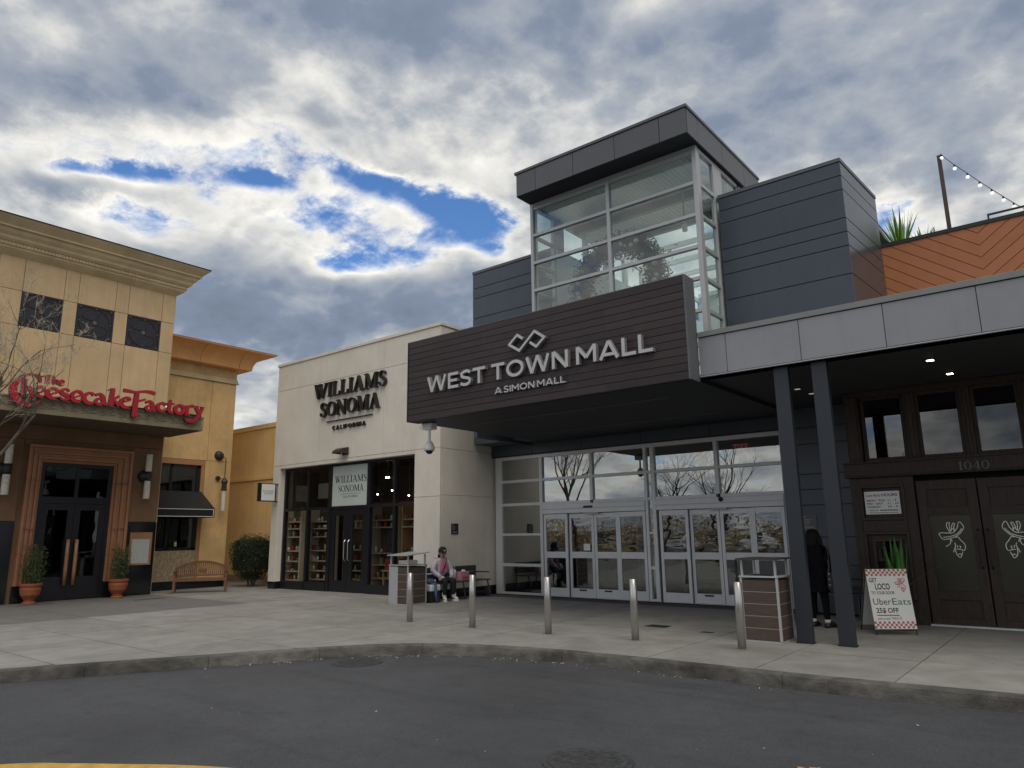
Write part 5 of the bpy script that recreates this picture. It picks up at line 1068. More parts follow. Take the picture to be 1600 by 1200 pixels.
# doors
for a,b,side in ((-2.44,-1.545,1),(-1.525,-0.63,-1)):
    y = WYf+0.02; s = 0.145
    d = MB().box(a,a+s,y,y+0.06,0.03,2.42).box(b-s,b,y,y+0.06,0.03,2.42).box(a+s,b-s,y,y+0.06,2.26,2.42).box(a+s,b-s,y,y+0.06,1.82,1.96).box(a+s,b-s,y,y+0.06,0.43,0.575).box(a+s,b-s,y,y+0.06,0.03,0.135).build('front_door', DWOOD, wf_, bev=0.005)
    MB().box(a+s,b-s,y+0.03,y+0.05,1.96,2.26).build('door_panel', DWOOD, d); MB().box(a+s,b-s,y+0.03,y+0.05,0.135,0.43).build('door_panel', DWOOD, d)
    MB().box(a+s,b-s,y+0.02,y+0.03,0.575,1.82).build('steel_plate', mat('door_steel',(0.065,0.063,0.052),0.26,0.9,var=0.06), d)
    hx = b-0.06 if side > 0 else a+0.06
    MB().tube([(hx,y-0.0,1.58),(hx,y-0.06,1.55),(hx,y-0.06,0.98),(hx,y,0.95)],0.016).build('handle', BLKM, d)
    if side < 0: MB().tube([(hx+0.03,y-0.03,0.885),(hx+0.03,y,0.885)],0.03,12).build('lock', BLKM, d)
    ET = mat('etched_line',(0.80,0.79,0.74),0.7); m = MB()
    for i,st in enumerate(EMB):
        w_ = 0.012; pts = [((x if side > 0 else -3.07-x), z, w_) for x,z in st]
        stroke(m, smooth_path(pts,3), lambda u,v,dd: (u, y+0.019-dd, v), 0, 0.001+i*0.0003)
    m.build('etched_emblem', [ET,ET], d)
wb(-0.61,-0.45,0.003,2.52,WYf-0.02); wb(-0.45,WE,0.003,2.52,WYf+0.01,WYf+0.1,'panel')
MB().box(-2.46,-0.61,WYf-0.05,WYf+0.1,0.0025,0.028).build('threshold', ALU, wf_)
# hours board
t = empty('hours_board', (-3.0,WYf+0.0,1.86), 'white opening hours board in the left wooden panel', 'sign')
hb = MB().box(-3.285,-2.71,WYf+0.005,WYf+0.028,1.865,2.268).build('board', WHITE, t)
HO = lambda a,b: (-3.285+a*0.575, WYf+0.0035, 1.865+b*0.403)
U,VV = (1,0,0),(0,0,1)
REDP = mat('red_print',(0.40,0.05,0.06),0.6)
for s,a,b,wd_,h in (('HOURS',0.50,0.77,0.44,0.13),('MON - THU',0.07,0.56,0.52,0.085),('11 - 9',0.66,0.56,0.24,0.085),('FRI - SAT',0.07,0.42,0.45,0.085),('11 - 10',0.66,0.42,0.29,0.085),('SUNDAY',0.07,0.28,0.38,0.085),('10 - 9',0.66,0.28,0.26,0.085),('CALL US',0.10,0.14,0.25,0.06)):
    text(s, BLKL, hb, 'lettering', HO(a,b), U, VV, width=wd_*0.575, height=h*0.403, bold=0.02)
text('Loco Burro', REDP, hb, 'lettering', HO(0.06,0.77), U, (0.12,0,1), width=0.40*0.575, height=0.13*0.403, bold=0.02)
m = MB()
for q in range(18): m.box(*[HO(0.10+q*0.046,0)[0]+e for e in (0,0.019)],WYf+0.003,WYf+0.005,HO(0,0.05)[2],HO(0,0.05)[2]+0.011)
for q in range(10): m.box(*[HO(0.42+q*0.05,0)[0]+e for e in (0,0.02)],WYf+0.003,WYf+0.005,HO(0,0.14)[2],HO(0,0.14)[2]+0.022)
m.build('small_print', BLKL, hb)
# ------------------------------------------------------------------ bollards
def bollard():
    t = empty('bollard', (0,0,0), 'x', 'bollard', 'steel bollards along the kerb')
    MB().lathe((0,0,0.001),[(0.057,0),(0.057,0.893),(0.050,0.90)],24).build('post', STEEL, t, smooth=False)
    MB().lathe((0,0,0.0015),[(0.085,0),(0.083,0.004),(0.058,0.006)],20).build('collar', mat('grout',(0.20,0.19,0.18),0.9), t); return t
b0 = bollard()
for p in b0.children:
    for f in p.data.polygons: f.use_smooth = len(f.vertices) == 4 and abs(f.normal.z) < 0.5
for i,((x,y),lab) in enumerate(zip(((-10.443,9.84),(-8.857,9.85),(-7.251,9.91),(-5.73,10.06),(-4.095,10.118)),('steel bollard in front of the left bin','steel bollard in front of the bench with the seated person','steel bollard before the left door set','steel bollard before the right door set','steel bollard in front of the brown plank bin by the columns'))):
    t = b0 if i == 0 else copy_tree(b0); t.location = (x,y,0); t['label'] = lab
# ------------------------------------------------------------------ bins
def bin_(x0, y0, w_, d_, h_, label, half_steel):
    t = empty('litter_bin', (x0+w_/2,y0+d_/2,0), label, 'bin', 'plank sided litter bins')
    x1,y1 = x0+w_,y0+d_
    MB().box(x0+0.03,x1-0.03,y0+0.03,y1-0.03,0.03,h_-0.02).build('core', BLKM, t); MB().box(x0+0.01,x1-0.01,y0+0.01,y1-0.01,0.002,0.03).build('base', ALUW, t)
    for (a,b) in ((x0,y0),(x1-0.035,y0),(x0,y1-0.035),(x1-0.035,y1-0.035)): MB().box(a,a+0.035,b,b+0.035,0.03,h_).build('corner_post', ALUW, t, bev=0.004)
    fx0 = x0+0.035 if not half_steel else x0+w_*0.46
    if half_steel: MB().box(x0+0.035,fx0,y0+0.008,y0+0.03,0.03,h_-0.02).build('steel_door', ALUW, t)
    n = 5; ph = (h_-0.06)/n
    for q in range(n):
        z0,z1 = 0.035+q*ph,0.035+(q+1)*ph-0.012
        MB().box(fx0+0.002,x1-0.037,y0+0.008,y0+0.03,z0,z1).build('plank', BINW, t, bev=0.002); MB().box(x1-0.03,x1-0.008,y0+0.037,y1-0.037,z0,z1).build('plank', BINW, t, bev=0.002)
        MB().box(x0+0.008,x0+0.03,y0+0.037,y1-0.037,z0,z1).build('plank', BINW, t, bev=0.002)
        if q: MB().box(fx0+0.002,x1-0.037,y0+0.012,y0+0.03,z0-0.010,z0-0.002).build('plank_rail', ALUW, t); MB().box(x1-0.03,x1-0.012,y0+0.037,y1-0.037,z0-0.010,z0-0.002).build('plank_rail', ALUW, t)
    MB().box(x0-0.01,x1+0.01,y0-0.01,y1+0.01,h_,h_+0.025).build('rim', ALUW, t, bev=0.004)
    MB().box(x0+0.1,x1-0.1,y0+0.1,y1-0.1,h_+0.0255,h_+0.03).build('mouth', BLKM, t)
    hp = [(x0+0.02,y0+0.02),(x1-0.05,y0+0.02),(x0+0.02,y1-0.05),(x1-0.05,y1-0.05)]
    for a,b in hp: MB().box(a,a+0.03,b,b+0.03,h_+0.025,h_+0.26).build('hood_post', ALUW, t)
    tl = 0.03 if half_steel else 0.0
    MB().add([(x0-0.03,y0-0.05,h_+0.26-tl),(x1+0.03,y0-0.05,h_+0.26-tl),(x1+0.03,y1+0.05,h_+0.26+tl),(x0-0.03,y1+0.05,h_+0.26+tl),(x0-0.03,y0-0.05,h_+0.28-tl),(x1+0.03,y0-0.05,h_+0.28-tl),(x1+0.03,y1+0.05,h_+0.28+tl),(x0-0.03,y1+0.05,h_+0.28+tl)],[(0,3,2,1),(4,5,6,7),(0,1,5,4),(1,2,6,5),(2,3,7,6),(3,0,4,7)]).build('hood', BRONZE if not half_steel else ALUW, t)
    return t
bin_(-4.36,10.86,0.57,0.57,0.92,'brown plank litter bin with black hood beside the dark columns',False)
bin_(-13.50,12.02,0.66,0.62,0.90,'litter bin half clad in steel, left of the seated person',True)
t = MB().box(-13.36,-13.02,12.2,12.5,0.93,1.02).build('paper_bag', WHITE, label='small white carton left on top of the left bin', cat='carton')
# ------------------------------------------------------------------ metal bench and seated person
mb = empty('metal_bench', (-13.1,14.0,0), 'dark metal slat bench against the cream side wall', 'bench')
CH = mat('charcoal_slat',(0.055,0.057,0.062),0.5,0.2)
for q in range(4): MB().box(-13.30+q*0.11,-13.21+q*0.11,12.98,15.05,0.42,0.45).build('seat_slat', CH, mb, bev=0.004)
for z in (0.50,0.66): MB().box(-13.375+0.0,-13.355,12.98,15.0,z,z+0.14).build('back_slat', CH, mb, bev=0.004)
for y in (13.05,14.0,14.95):
    MB().tube([(-13.36,y,0.80),(-13.34,y,0.43),(-13.36,y,0.01)],0.018).build('leg', BLKM, mb); MB().tube([(-12.90,y,0.42),(-12.82,y,0.01)],0.018).build('leg', BLKM, mb); MB().tube([(-13.36,y,0.012),(-12.82,y,0.012)],0.012).build('foot_bar', BLKM, mb)
MB().box(-13.3,-12.86,14.93,14.98,0.62,0.645).build('armrest', BLKM, mb)
SKIN = mat('skin',(0.42,0.24,0.17),0.6,var=0.05)
def body(name, J, E, mats, parent, place, sub=2):
    """J: name -> (pos, radius); E: (a, b, material index). One skinned surface; faces take the material of the nearest bone."""
    ks = list(J); me = bpy.data.meshes.new(name); me.from_pydata([J[k][0] for k in ks],[(ks.index(a),ks.index(b)) for a,b,_ in E],[])
    ob = bpy.data.objects.new('tmp', me); COL.objects.link(ob); md = ob.modifiers.new('s','SKIN'); md.use_smooth_shade = True; md.branch_smoothing = 0.6
    for i,k in enumerate(ks):
        r = J[k][1]; r = r if isinstance(r, tuple) else (r,r); me.skin_vertices[0].data[i].radius = r; me.skin_vertices[0].data[i].use_root = (i == 0)
    sb = ob.modifiers.new('u','SUBSURF'); sb.levels = sub; sb.render_levels = sub
    dg = bpy.context.evaluated_depsgraph_get(); dg.update(); out = bpy.data.meshes.new_from_object(ob.evaluated_get(dg)); bpy.data.objects.remove(ob); bpy.data.meshes.remove(me)
    for m_ in mats: out.materials.append(m_)
    segs = [(Vector(J[a][0]),Vector(J[b][0]),mi) for a,b,mi in E]
    for p in out.polygons:
        c = p.center; best = 9; bi = 0
        for a,b,mi in segs:
            d = b-a; t_ = max(0,min(1,(c-a).dot(d)/max(d.length_squared,1e-9))); q = (c-(a+d*t_)).length
            if q < best: best = q; bi = mi
        p.material_index = bi; p.use_smooth = True
    for v in out.vertices: v.co = place(v.co)
    xs = [v.co for v in out.vertices]; o = Vector((sum(v.x for v in xs)/len(xs),sum(v.y for v in xs)/len(xs),min(v.z for v in xs)))
    for v in out.vertices: v.co -= o
    out.name = name; return link(name, out, tuple(o), parent)
def placer(loc, ang):
    c,s = math.cos(ang),math.sin(ang); L_ = Vector(loc)
    return lambda p: Vector((c*p[0]-s*p[1]+L_.x, s*p[0]+c*p[1]+L_.y, p[2]+L_.z))
def hand(J_wrist, dirv_, side, place, parent):
    m = MB(); w_ = Vector(J_wrist); d = Vector(dirv_).normalized(); s_ = d.cross(Vector((0,0,1))).normalized(); n_ = s_.cross(d)
    pc_ = w_+d*0.055
    b = len(m.v); m.obox(pc_, d*0.045, s_*0.036, n_*0.012)
    for q,(o_,l) in enumerate(((-0.030,0.062),(-0.010,0.074),(0.011,0.070),(0.031,0.054))):
        a = w_+d*0.095+s_*o_; m.tube([a,a+d*l*0.45-n_*0.004,a+d*l*0.75-n_*0.018,a+d*l*0.95-n_*0.034],[0.0085,0.0083,0.0075,0.005],6)
    a = w_+d*0.03-s_*0.036*side; m.tube([a,a+d*0.03-s_*0.025*side-n_*0.006,a+d*0.06-s_*0.032*side-n_*0.014],[0.011,0.009,0.006],6)
    m.v = [tuple(place(Vector(p))) for p in m.v]; return m.build('hand', SKIN, parent, smooth=True)
PUFF = mat('lilac_puffer',(0.50,0.47,0.56),0.55,var=0.12,scale=14,bump=0.6,bscale=16,stretch=(0.5,0.5,2)); PINK = mat('pink_top',(0.48,0.16,0.24),0.8,var=0.25,scale=20); BLACKC = mat('black_cloth',(0.012,0.012,0.014),0.85,var=0.2); SHOE = mat('white_shoe',(0.60,0.59,0.56),0.6); HAIR = mat('dark_hair',(0.008,0.007,0.006),0.7,spec=0.15)
p1 = empty('person', (-13.1,13.40,0), 'person in pale lilac puffer jacket and dark beanie sitting on bench', 'person')
pl1 = placer((-13.16,13.42,-0.02), rad(-14))
J = {'pelvis':((0,0,0.56),(0.16,0.14)),'spine':((0.02,0,0.74),(0.165,0.145)),'chest':((0.05,0,0.93),(0.17,0.14)),'neck':((0.08,0,1.07),0.06),'head':((0.115,0,1.165),(0.082,0.10)),'crown':((0.11,0,1.245),(0.075,0.085)),
 'sl':((0.05,0.17,0.985),0.085),'el':((0.10,0.27,0.74),0.078),'wl':((0.30,0.16,0.60),0.05),'sr':((0.05,-0.17,0.985),0.085),'er':((0.08,-0.27,0.74),0.078),'wr':((0.29,-0.15,0.60),0.05),
 'hl':((0.05,0.09,0.54),0.105),'kl':((0.42,0.13,0.53),0.082),'al':((0.40,0.16,0.13),0.048),'tl':((0.52,0.21,0.055),0.042),'hr':((0.05,-0.09,0.54),0.105),'kr':((0.42,-0.10,0.53),0.082),'ar':((0.36,-0.10,0.13),0.048),'tr':((0.48,-0.12,0.055),0.042)}
E_ = [('pelvis','spine',0),('spine','chest',0),('chest','neck',0),('neck','head',3),('head','crown',3),('chest','sl',0),('sl','el',0),('el','wl',0),('chest','sr',0),('sr','er',0),('er','wr',0),('pelvis','hl',1),('hl','kl',1),('kl','al',1),('al','tl',2),('pelvis','hr',1),('hr','kr',1),('kr','ar',1),('ar','tr',2)]
body('body', J, E_, [PUFF,BLACKC,SHOE,SKIN], p1, pl1)
def on_body(m, pl_): m.v = [tuple(pl_(Vector(p))) for p in m.v]; return m
hand((0.28,0.155,0.60),(0.8,-0.3,-0.35),1,pl1,p1); hand((0.27,-0.145,0.60),(0.8,0.3,-0.3),-1,pl1,p1)
m = MB(); 
for i in range(9):
    a = math.pi*(i/8); 
on_body(MB().lathe((0.105,0,1.19),[(0.102,0),(0.108,0.02),(0.106,0.05),(0.10,0.09),(0.075,0.13),(0.03,0.15)],16),pl1).build('beanie', mat('dark_knit',(0.020,0.018,0.018),0.9,bump=0.5,bscale=200), p1, smooth=True)
on_body(MB().box(0.205,0.212,-0.02,0.02,1.225,1.255),pl1).build('beanie_tag', WHITE, p1)
on_body(MB().sphere((0.05,0,1.10),0.10,12,8,sz=1.0,sy=1.0,sx=0.8),pl1).build('hair', HAIR, p1, smooth=True)
on_body(MB().box(0.185,0.205,-0.055,-0.012,1.155,1.178).box(0.185,0.205,0.012,0.055,1.155,1.178).box(0.19,0.20,-0.012,0.012,1.168,1.174),pl1).build('glasses', BLKM, p1)
on_body(MB().tube([(0.195,0,1.165),(0.215,0,1.135),(0.20,0,1.128)],[0.008,0.013,0.008],6),pl1).build('nose', SKIN, p1, smooth=True); on_body(MB().box(0.182,0.192,-0.022,0.022,1.098,1.106),pl1).build('mouth', mat('lip',(0.30,0.10,0.09),0.5), p1)
for s_ in (-1,1): on_body(MB().sphere((0.105,s_*0.098,1.15),0.022,8,6,sx=0.7,sy=0.4),pl1).build('ear', SKIN, p1, smooth=True)
on_body(MB().add([(0.205,-0.045,1.03),(0.205,0.045,1.03),(0.235,0.085,0.72),(0.235,-0.085,0.72),(0.10,-0.045,1.03),(0.10,0.045,1.03),(0.10,0.085,0.72),(0.10,-0.085,0.72)],[(0,3,2,1),(0,1,5,4),(1,2,6,5),(2,3,7,6),(3,0,4,7)]),pl1).build('top', PINK, p1)
on_body(MB().tube([(0.16,0.09,1.03),(0.245,0.0,0.88),(0.24,-0.09,0.72)],0.012,6),pl1).build('bag_strap', BLACKC, p1)
on_body(MB().tube([(0.06,0.13,1.03),(-0.02,0.10,1.08),(-0.06,0,1.10),(-0.02,-0.10,1.08),(0.06,-0.13,1.03)],[0.04,0.055,0.06,0.055,0.04],10),pl1).build('hood', PUFF, p1, smooth=True)
for s_,a in ((1,'al'),(-1,'ar')):
    ax_,ay_ = J[a][0][0],J[a][0][1]; on_body(MB().tube([(ax_,ay_,0.10),(ax_,ay_,0.24)],[0.055,0.052],10),pl1).build('sock', SHOE, p1, smooth=True)
    tt = J['tl' if s_ > 0 else 'tr'][0]; on_body(MB().tube([(ax_-0.05,ay_-0.01*s_,0.033),(ax_+0.05,ay_+0.01*s_,0.03),(tt[0]+0.02,tt[1],0.028)],[0.040,0.046,0.036],8),pl1).build('shoe', SHOE, p1, smooth=True)
# things with the seated person
t = empty('tumbler', (-12.87,13.66,0.52), 'white tumbler standing at the seated person’s side', 'cup'); t['label'] = 'white tumbler beside the hands of the seated person'
t.location = (-13.03,13.80,0.452); WL[t.name] = (-13.03,13.80,0.452)
MB().lathe((-13.03,13.80,0.452),[(0.034,0),(0.036,0.10),(0.046,0.13),(0.048,0.27),(0.044,0.275)],14).build('cup', WHITE, t, smooth=True); MB().tube([(-13.03,13.80,0.72),(-13.02,13.81,0.82)],0.005).build('straw', WHITE, t)
t = empty('gift_bag', (-13.1,14.18,0.45), 'pink shopping bag with red print on the metal bench', 'bag')
MB().box(-13.16,-13.0,14.02,14.33,0.452,0.67).build('bag', mat('pink_paper',(0.62,0.30,0.36),0.7,var=0.1), t, bev=0.006)
m = MB()
for q in range(5): m.tube([(-12.998,14.07+q*0.045,0.50),(-12.998,14.09+q*0.045,0.56),(-12.998,14.10+q*0.045,0.51)],0.011,5)
m.build('print', REDP, t); MB().sphere((-13.08,14.2,0.69),0.05,8,6,sy=1.4,sz=0.6).build('tissue', WHITE, t, smooth=True)
t = empty('tote_bag', (-13.0,13.0,0), 'white and black tote bag with blue strap beside the bench', 'bag')
MB().box(-13.20,-12.86,12.80,13.14,0.003,0.26).build('lower_half', BLACKC, t, bev=0.02); MB().box(-13.20,-12.86,12.80,13.14,0.262,0.42).build('upper_half', WHITE, t, bev=0.03)
BLU = mat('blue_cloth',(0.06,0.12,0.22),0.85,var=0.3,scale=12)
MB().tube([(-13.05,12.97,0.43),(-12.86,12.95,0.42),(-12.83,12.94,0.2),(-12.80,12.95,0.02)],[0.05,0.045,0.035,0.03],8).build('strap', BLU, t, smooth=True); MB().sphere((-13.10,12.98,0.49),0.14,10,6,sz=0.5).build('cloth', BLU, t, smooth=True)
# ------------------------------------------------------------------ standing person
p2 = empty('person', (-3.93,13.15,0), 'person in long black coat standing with back turned behind the columns', 'person')
pl2 = placer((-3.93,13.15,0.0), rad(72))
J2 = {'pelvis':((0,0,0.88),(0.165,0.14)),'spine':((0.0,0,1.05),(0.15,0.13)),'chest':((0.0,0,1.24),(0.17,0.13)),'neck':((0.02,0,1.40),0.058),'head':((0.04,0,1.49),(0.085,0.10)),'crown':((0.03,0,1.555),(0.07,0.08)),
 'sl':((0,0.18,1.32),0.075),'el':((0.0,0.245,1.05),0.065),'wl':((0.10,0.22,0.84),0.045),'sr':((0,-0.18,1.32),0.075),'er':((0.02,-0.25,1.05),0.065),'wr':((0.16,-0.22,0.88),0.045),
 'hem':((0.0,0,0.66),(0.185,0.15)),'hl':((0.0,0.09,0.80),0.10),'kl':((0.02,0.10,0.46),0.068),'al':((-0.01,0.11,0.09),0.045),'tl':((0.12,0.13,0.045),0.042),'hr':((0.0,-0.09,0.80),0.10),'kr':((0.03,-0.12,0.46),0.068),'ar':((0.0,-0.15,0.09),0.045),'tr':((0.13,-0.20,0.045),0.042)}
E2 = [('pelvis','spine',0),('spine','chest',0),('chest','neck',0),('neck','head',2),('head','crown',2),('chest','sl',0),('sl','el',0),('el','wl',0),('chest','sr',0),('sr','er',0),('er','wr',0),('pelvis','hl',1),('hl','kl',1),('kl','al',1),('al','tl',3),('pelvis','hr',1),('hr','kr',1),('kr','ar',1),('ar','tr',3)]
J2.pop('hem'); COAT = mat('black_coat',(0.005,0.005,0.007),0.9,var=0.3,spec=0.08); JEAN = mat('black_trouser',(0.006,0.006,0.009),0.9,spec=0.1)
body('body', J2, E2, [COAT,JEAN,SKIN,BLACKC], p2, pl2)
hand((0.11,0.22,0.83),(0.35,0,-0.9),1,pl2,p2); hand((0.17,-0.22,0.87),(0.6,0.1,-0.7),-1,pl2,p2)
def lofted(profile, n=20):                           # (z, rx, ry, cx)
    m = MB(); 
    for z,rx,ry,cx in profile:
        for k in range(n):
            a = 2*math.pi*k/n; f = 1+0.03*math.sin(5*a+z*9); m.v.append((cx+rx*f*math.cos(a), ry*f*math.sin(a), z))
    for i in range(len(profile)-1):
        for k in range(n): m.face((i*n+k,i*n+(k+1)%n,(i+1)*n+(k+1)%n,(i+1)*n+k))
    return m
on_body(lofted([(0.58,0.17,0.225,0.0),(0.75,0.165,0.215,0.0),(0.95,0.16,0.20,0),(1.15,0.155,0.195,0),(1.30,0.14,0.19,0),(1.39,0.085,0.10,0.0)]),pl2).build('coat', COAT, p2, smooth=True)
on_body(lofted([(1.28,0.05,0.085,-0.06),(1.36,0.085,0.10,-0.03),(1.46,0.115,0.115,0.005),(1.54,0.115,0.11,0.015),(1.60,0.085,0.085,0.02),(1.62,0.03,0.03,0.02)]),pl2).build('hair', HAIR, p2, smooth=True)
on_body(MB().tube([(0.03,-0.09,1.50),(0.02,-0.13,1.40),(0.0,-0.16,1.30)],[0.05,0.045,0.02],8),pl2).build('hair_lock', HAIR, p2, smooth=True)
on_body(MB().tube([(0.135,0,1.50),(0.15,0,1.47),(0.13,0,1.46)],[0.008,0.013,0.008],6),pl2).build('nose', SKIN, p2)
for s_ in (-1,1): on_body(MB().sphere((0.118,s_*0.033,1.505),0.011,6,4),pl2).build('eye', BLKM, p2)
on_body(MB().box(0.118,0.126,-0.02,0.02,1.432,1.438),pl2).build('mouth', MATS['lip'], p2)
for a,tn in (('al','tl'),('ar','tr')):
    ax_,ay_,_ = J2[a][0]; on_body(MB().tube([(ax_,ay_,0.075),(ax_,ay_,0.13)],[0.046,0.050],10),pl2).build('sock', SHOE, p2, smooth=True)
    tt = J2[tn][0]; on_body(MB().tube([(ax_-0.06,ay_,0.032),(ax_+0.05,ay_,0.03),(tt[0]+0.05,tt[1],0.026)],[0.038,0.045,0.03],8),pl2).build('shoe', BLKM, p2, smooth=True)
t = empty('shoulder_bag', (-3.72,13.12,0.6), 'dark shoulder bag with small metal studs at the standing person’s hip', 'bag'); t['label'] = 'dark studded shoulder bag hanging at the standing person'
MB().box(-3.70,-3.62,12.98,13.24,0.62,0.90).build('bag', mat('dark_leather',(0.02,0.015,0.013),0.5), t, bev=0.02); MB().tube([(-3.66,13.0,0.9),(-3.68,13.1,1.34),(-3.66,13.22,0.9)],0.012,6).build('strap', MATS['dark_leather'], t)
for q in range(3): MB().sphere((-3.66,12.975,0.88-q*0.09),0.012,6,4).build('stud', SILV, t)
# dim bench behind the columns
t = empty('dark_bench', (-3.7,14.6,0), 'dark bench in shade between the columns and the wooden front', 'bench')
for q in range(4): MB().box(-4.6,-3.5,14.45+q*0.11,14.54+q*0.11,0.42,0.45).build('seat_slat', CH, t)
for z in (0.55,0.70): MB().box(-4.6,-3.5,14.92,14.95,z,z+0.12).build('back_slat', CH, t)
for x in (-4.5,-3.6):
    MB().tube([(x,14.93,0.85),(x,14.90,0.43),(x,14.95,0.01)],0.02).build('leg', BLKM, t); MB().tube([(x,14.48,0.42),(x,14.42,0.01)],0.02).build('leg', BLKM, t)
# ------------------------------------------------------------------ sandwich board
t = empty('sandwich_board', (-2.66,12.85,0), 'white sandwich board with red checks in front of the wooden doors', 'sign')
u_ = Vector((0.834,0.551,0)); n_ = Vector((0.551,-0.834,0)); o_ = Vector((-2.93,12.56,0)); W_ = 0.62
lean = Vector((-0.551,0.834,0))*0.18
def bp(a, h, d=0.0):                                  # across (0..1), height (m), forward offset
    f = h/0.98; return o_+u_*(a*W_)+lean*f+Vector((0,0,h))+n_*d
m = MB(); m.add([bp(0,0.09),bp(1,0.09),bp(1,0.98),bp(0,0.98),bp(0,0.09,-0.012),bp(1,0.09,-0.012),bp(1,0.98,-0.012),bp(0,0.98,-0.012)],[(0,1,2,3),(7,6,5,4),(0,4,5,1),(1,5,6,2),(2,6,7,3),(3,7,4,0)])
face_ = m.build('front_panel', mat('board_white',(0.66,0.66,0.64),0.5,var=0.03), t)
for a in (0.02,0.98): MB().tube([bp(a,0.004,-0.015),bp(a,1.0,-0.015)],0.010).build('leg', BLKM, t)
bk = -lean*0+Vector((-0.551,0.834,0))*0.62
def bq(a,h): f = h/0.98; return o_+u_*(a*W_)+bk*(1-f)+lean*f+Vector((0,0,h))-n_*0.03
m = MB(); m.add([bq(0,0.09),bq(1,0.09),bq(1,0.97),bq(0,0.97)],[(0,3,2,1)]); m.build('rear_panel', MATS['board_white'], t)
for a in (0.02,0.98): MB().tube([bq(a,0.004),bq(a,0.99)],0.010).build('leg', BLKM, t)
upv = (lean/0.98+Vector((0,0,1)))
CHK = mat('check_red',(0.36,0.10,0.07),0.6)
for h0 in (0.875,0.10):
    m = MB()
    for r in range(3):
        for c in range(18):
            if (r+c)%2 == 0: m.add([bp(c/18,h0+r*0.034,0.001),bp((c+1)/18,h0+r*0.034,0.001),bp((c+1)/18,h0+(r+1)*0.034,0.001),bp(c/18,h0+(r+1)*0.034,0.001)],[(0,1,2,3)])
    m.build('checks', CHK, face_)
NAVY = mat('navy_print',(0.03,0.09,0.15),0.6); EG = mat('green_print',(0.02,0.13,0.07),0.6)
for s,a,h,wd_,hh,mt,b in (('GET',0.04,0.78,0.20,0.065,NAVY,0.02),('LOCO',0.17,0.67,0.36,0.095,BLKL,0.025),('TO YOUR DOOR',0.05,0.60,0.57,0.046,BLKL,0.012),('Uber',0.06,0.445,0.43,0.095,BLKL,0.0),('Eats',0.52,0.445,0.45,0.095,EG,0.0),('25$ OFF',0.10,0.315,0.54,0.085,BLKL,0.02),('WITH CODE',0.10,0.225,0.30,0.028,BLKL,0.01),('TREATS',0.42,0.225,0.26,0.042,CHK,0.01)):
    text(s, mt, face_, 'lettering', bp(a,h,0.002), u_, upv, width=wd_*W_, height=hh, bold=b)
MB().add([bp(0.10,0.285,0.002),bp(0.64,0.285,0.002),bp(0.64,0.297,0.002),bp(0.10,0.297,0.002)],[(0,1,2,3)]).build('rule', BLKL, face_)
m = MB()                                              # small red emblem of the shop
exs = [x for st in EMB for x,_ in st]; ezs = [z for st in EMB for _,z in st]; ex0,ex1,ez0,ez1 = min(exs),max(exs),min(ezs),max(ezs)
for i,st in enumerate(EMB):
    pts = smooth_path([((x-ex0)/(ex1-ex0),(z-ez0)/(ez1-ez0),0.010) for x,z in st],3)
    stroke(m, [(0.66+p*0.26,0.64+q*0.20,w__) for p,q,w__ in [(a,b,0.012) for a,b,_ in pts]], lambda a,h,d: tuple(bp(a,h,0.002+d)), 0, 0.0003+i*0.0002)
m.build('emblem', [mat('pink_print',(0.45,0.18,0.16),0.6)]*2, face_)
# ------------------------------------------------------------------ plants
def leafmat(n, c): return mat(n, c, 0.5, var=0.35, scale=9)
AL = leafmat('aloe_leaf',(0.045,0.16,0.022)); ALD = leafmat('dry_leaf',(0.22,0.19,0.08))
def blade(m, base, d, L, w0, bend, n=7):
    d = Vector(d).normalized(); s_ = d.cross(Vector((0,0,1))); s_ = s_.normalized() if s_.length > 1e-3 else Vector((1,0,0)); b = len(m.v); p = Vector(base)
    for i in range(n+1):
        t_ = i/n; w_ = w0*(1-t_**1.6)+0.002; q = p+d*(L*t_)+Vector((d.x,d.y,0))*bend*t_*t_ - Vector((0,0,bend*0.4*t_*t_)); nn = s_.cross(d)
        m.v += [tuple(q-s_*w_),tuple(q-nn*w_*0.35),tuple(q+s_*w_),tuple(q+nn*w_*0.12)]
    for i in range(n):
        for k in range(4): m.face((b+4*i+k,b+4*i+(k+1)%4,b+4*i+4+(k+1)%4,b+4*i+4+k))
def spiky(name, c, z0, n, L, w0, label, cat, spread=0.5, pot=True, group=None, seed=1, mt=AL):
    r = random.Random(seed); t = empty(name, (c[0],c[1],z0), label, cat, group)
    if pot: MB().lathe((c[0],c[1],z0+0.002),[(0.15,0),(0.20,0.1),(0.22,0.42),(0.24,0.45),(0.22,0.46),(0.20,0.40)],18).build('pot', BLKM, t); zb = z0+0.42
    else: zb = z0
    for q in range(n):
        a = q*2.4+r.uniform(-.3,.3); tl = r.uniform(0.05,spread)*(q/n+0.25); m = MB(); blade(m,(c[0]+0.05*math.cos(a),c[1]+0.05*math.sin(a),zb),(math.cos(a)*tl,math.sin(a)*tl,1),L*r.uniform(0.75,1.05),w0*r.uniform(0.8,1.1),0.10*r.uniform(-0.2,1)); m.build('leaf', mt, t, smooth=True)
    return t
al = spiky('aloe_plant',(-2.72,13.55),0,11,1.06,0.095,'tall green aloe in a dark pot behind the sandwich board','plant',0.24,seed=4)
for d in ((-1,-0.1,0.95),(0.95,0.1,0.75),(0.9,0.2,1.25)):
    m = MB(); blade(m,(-2.72,13.55,0.6),d,0.78,0.012,0.08); m.build('leaf', ALD, al)
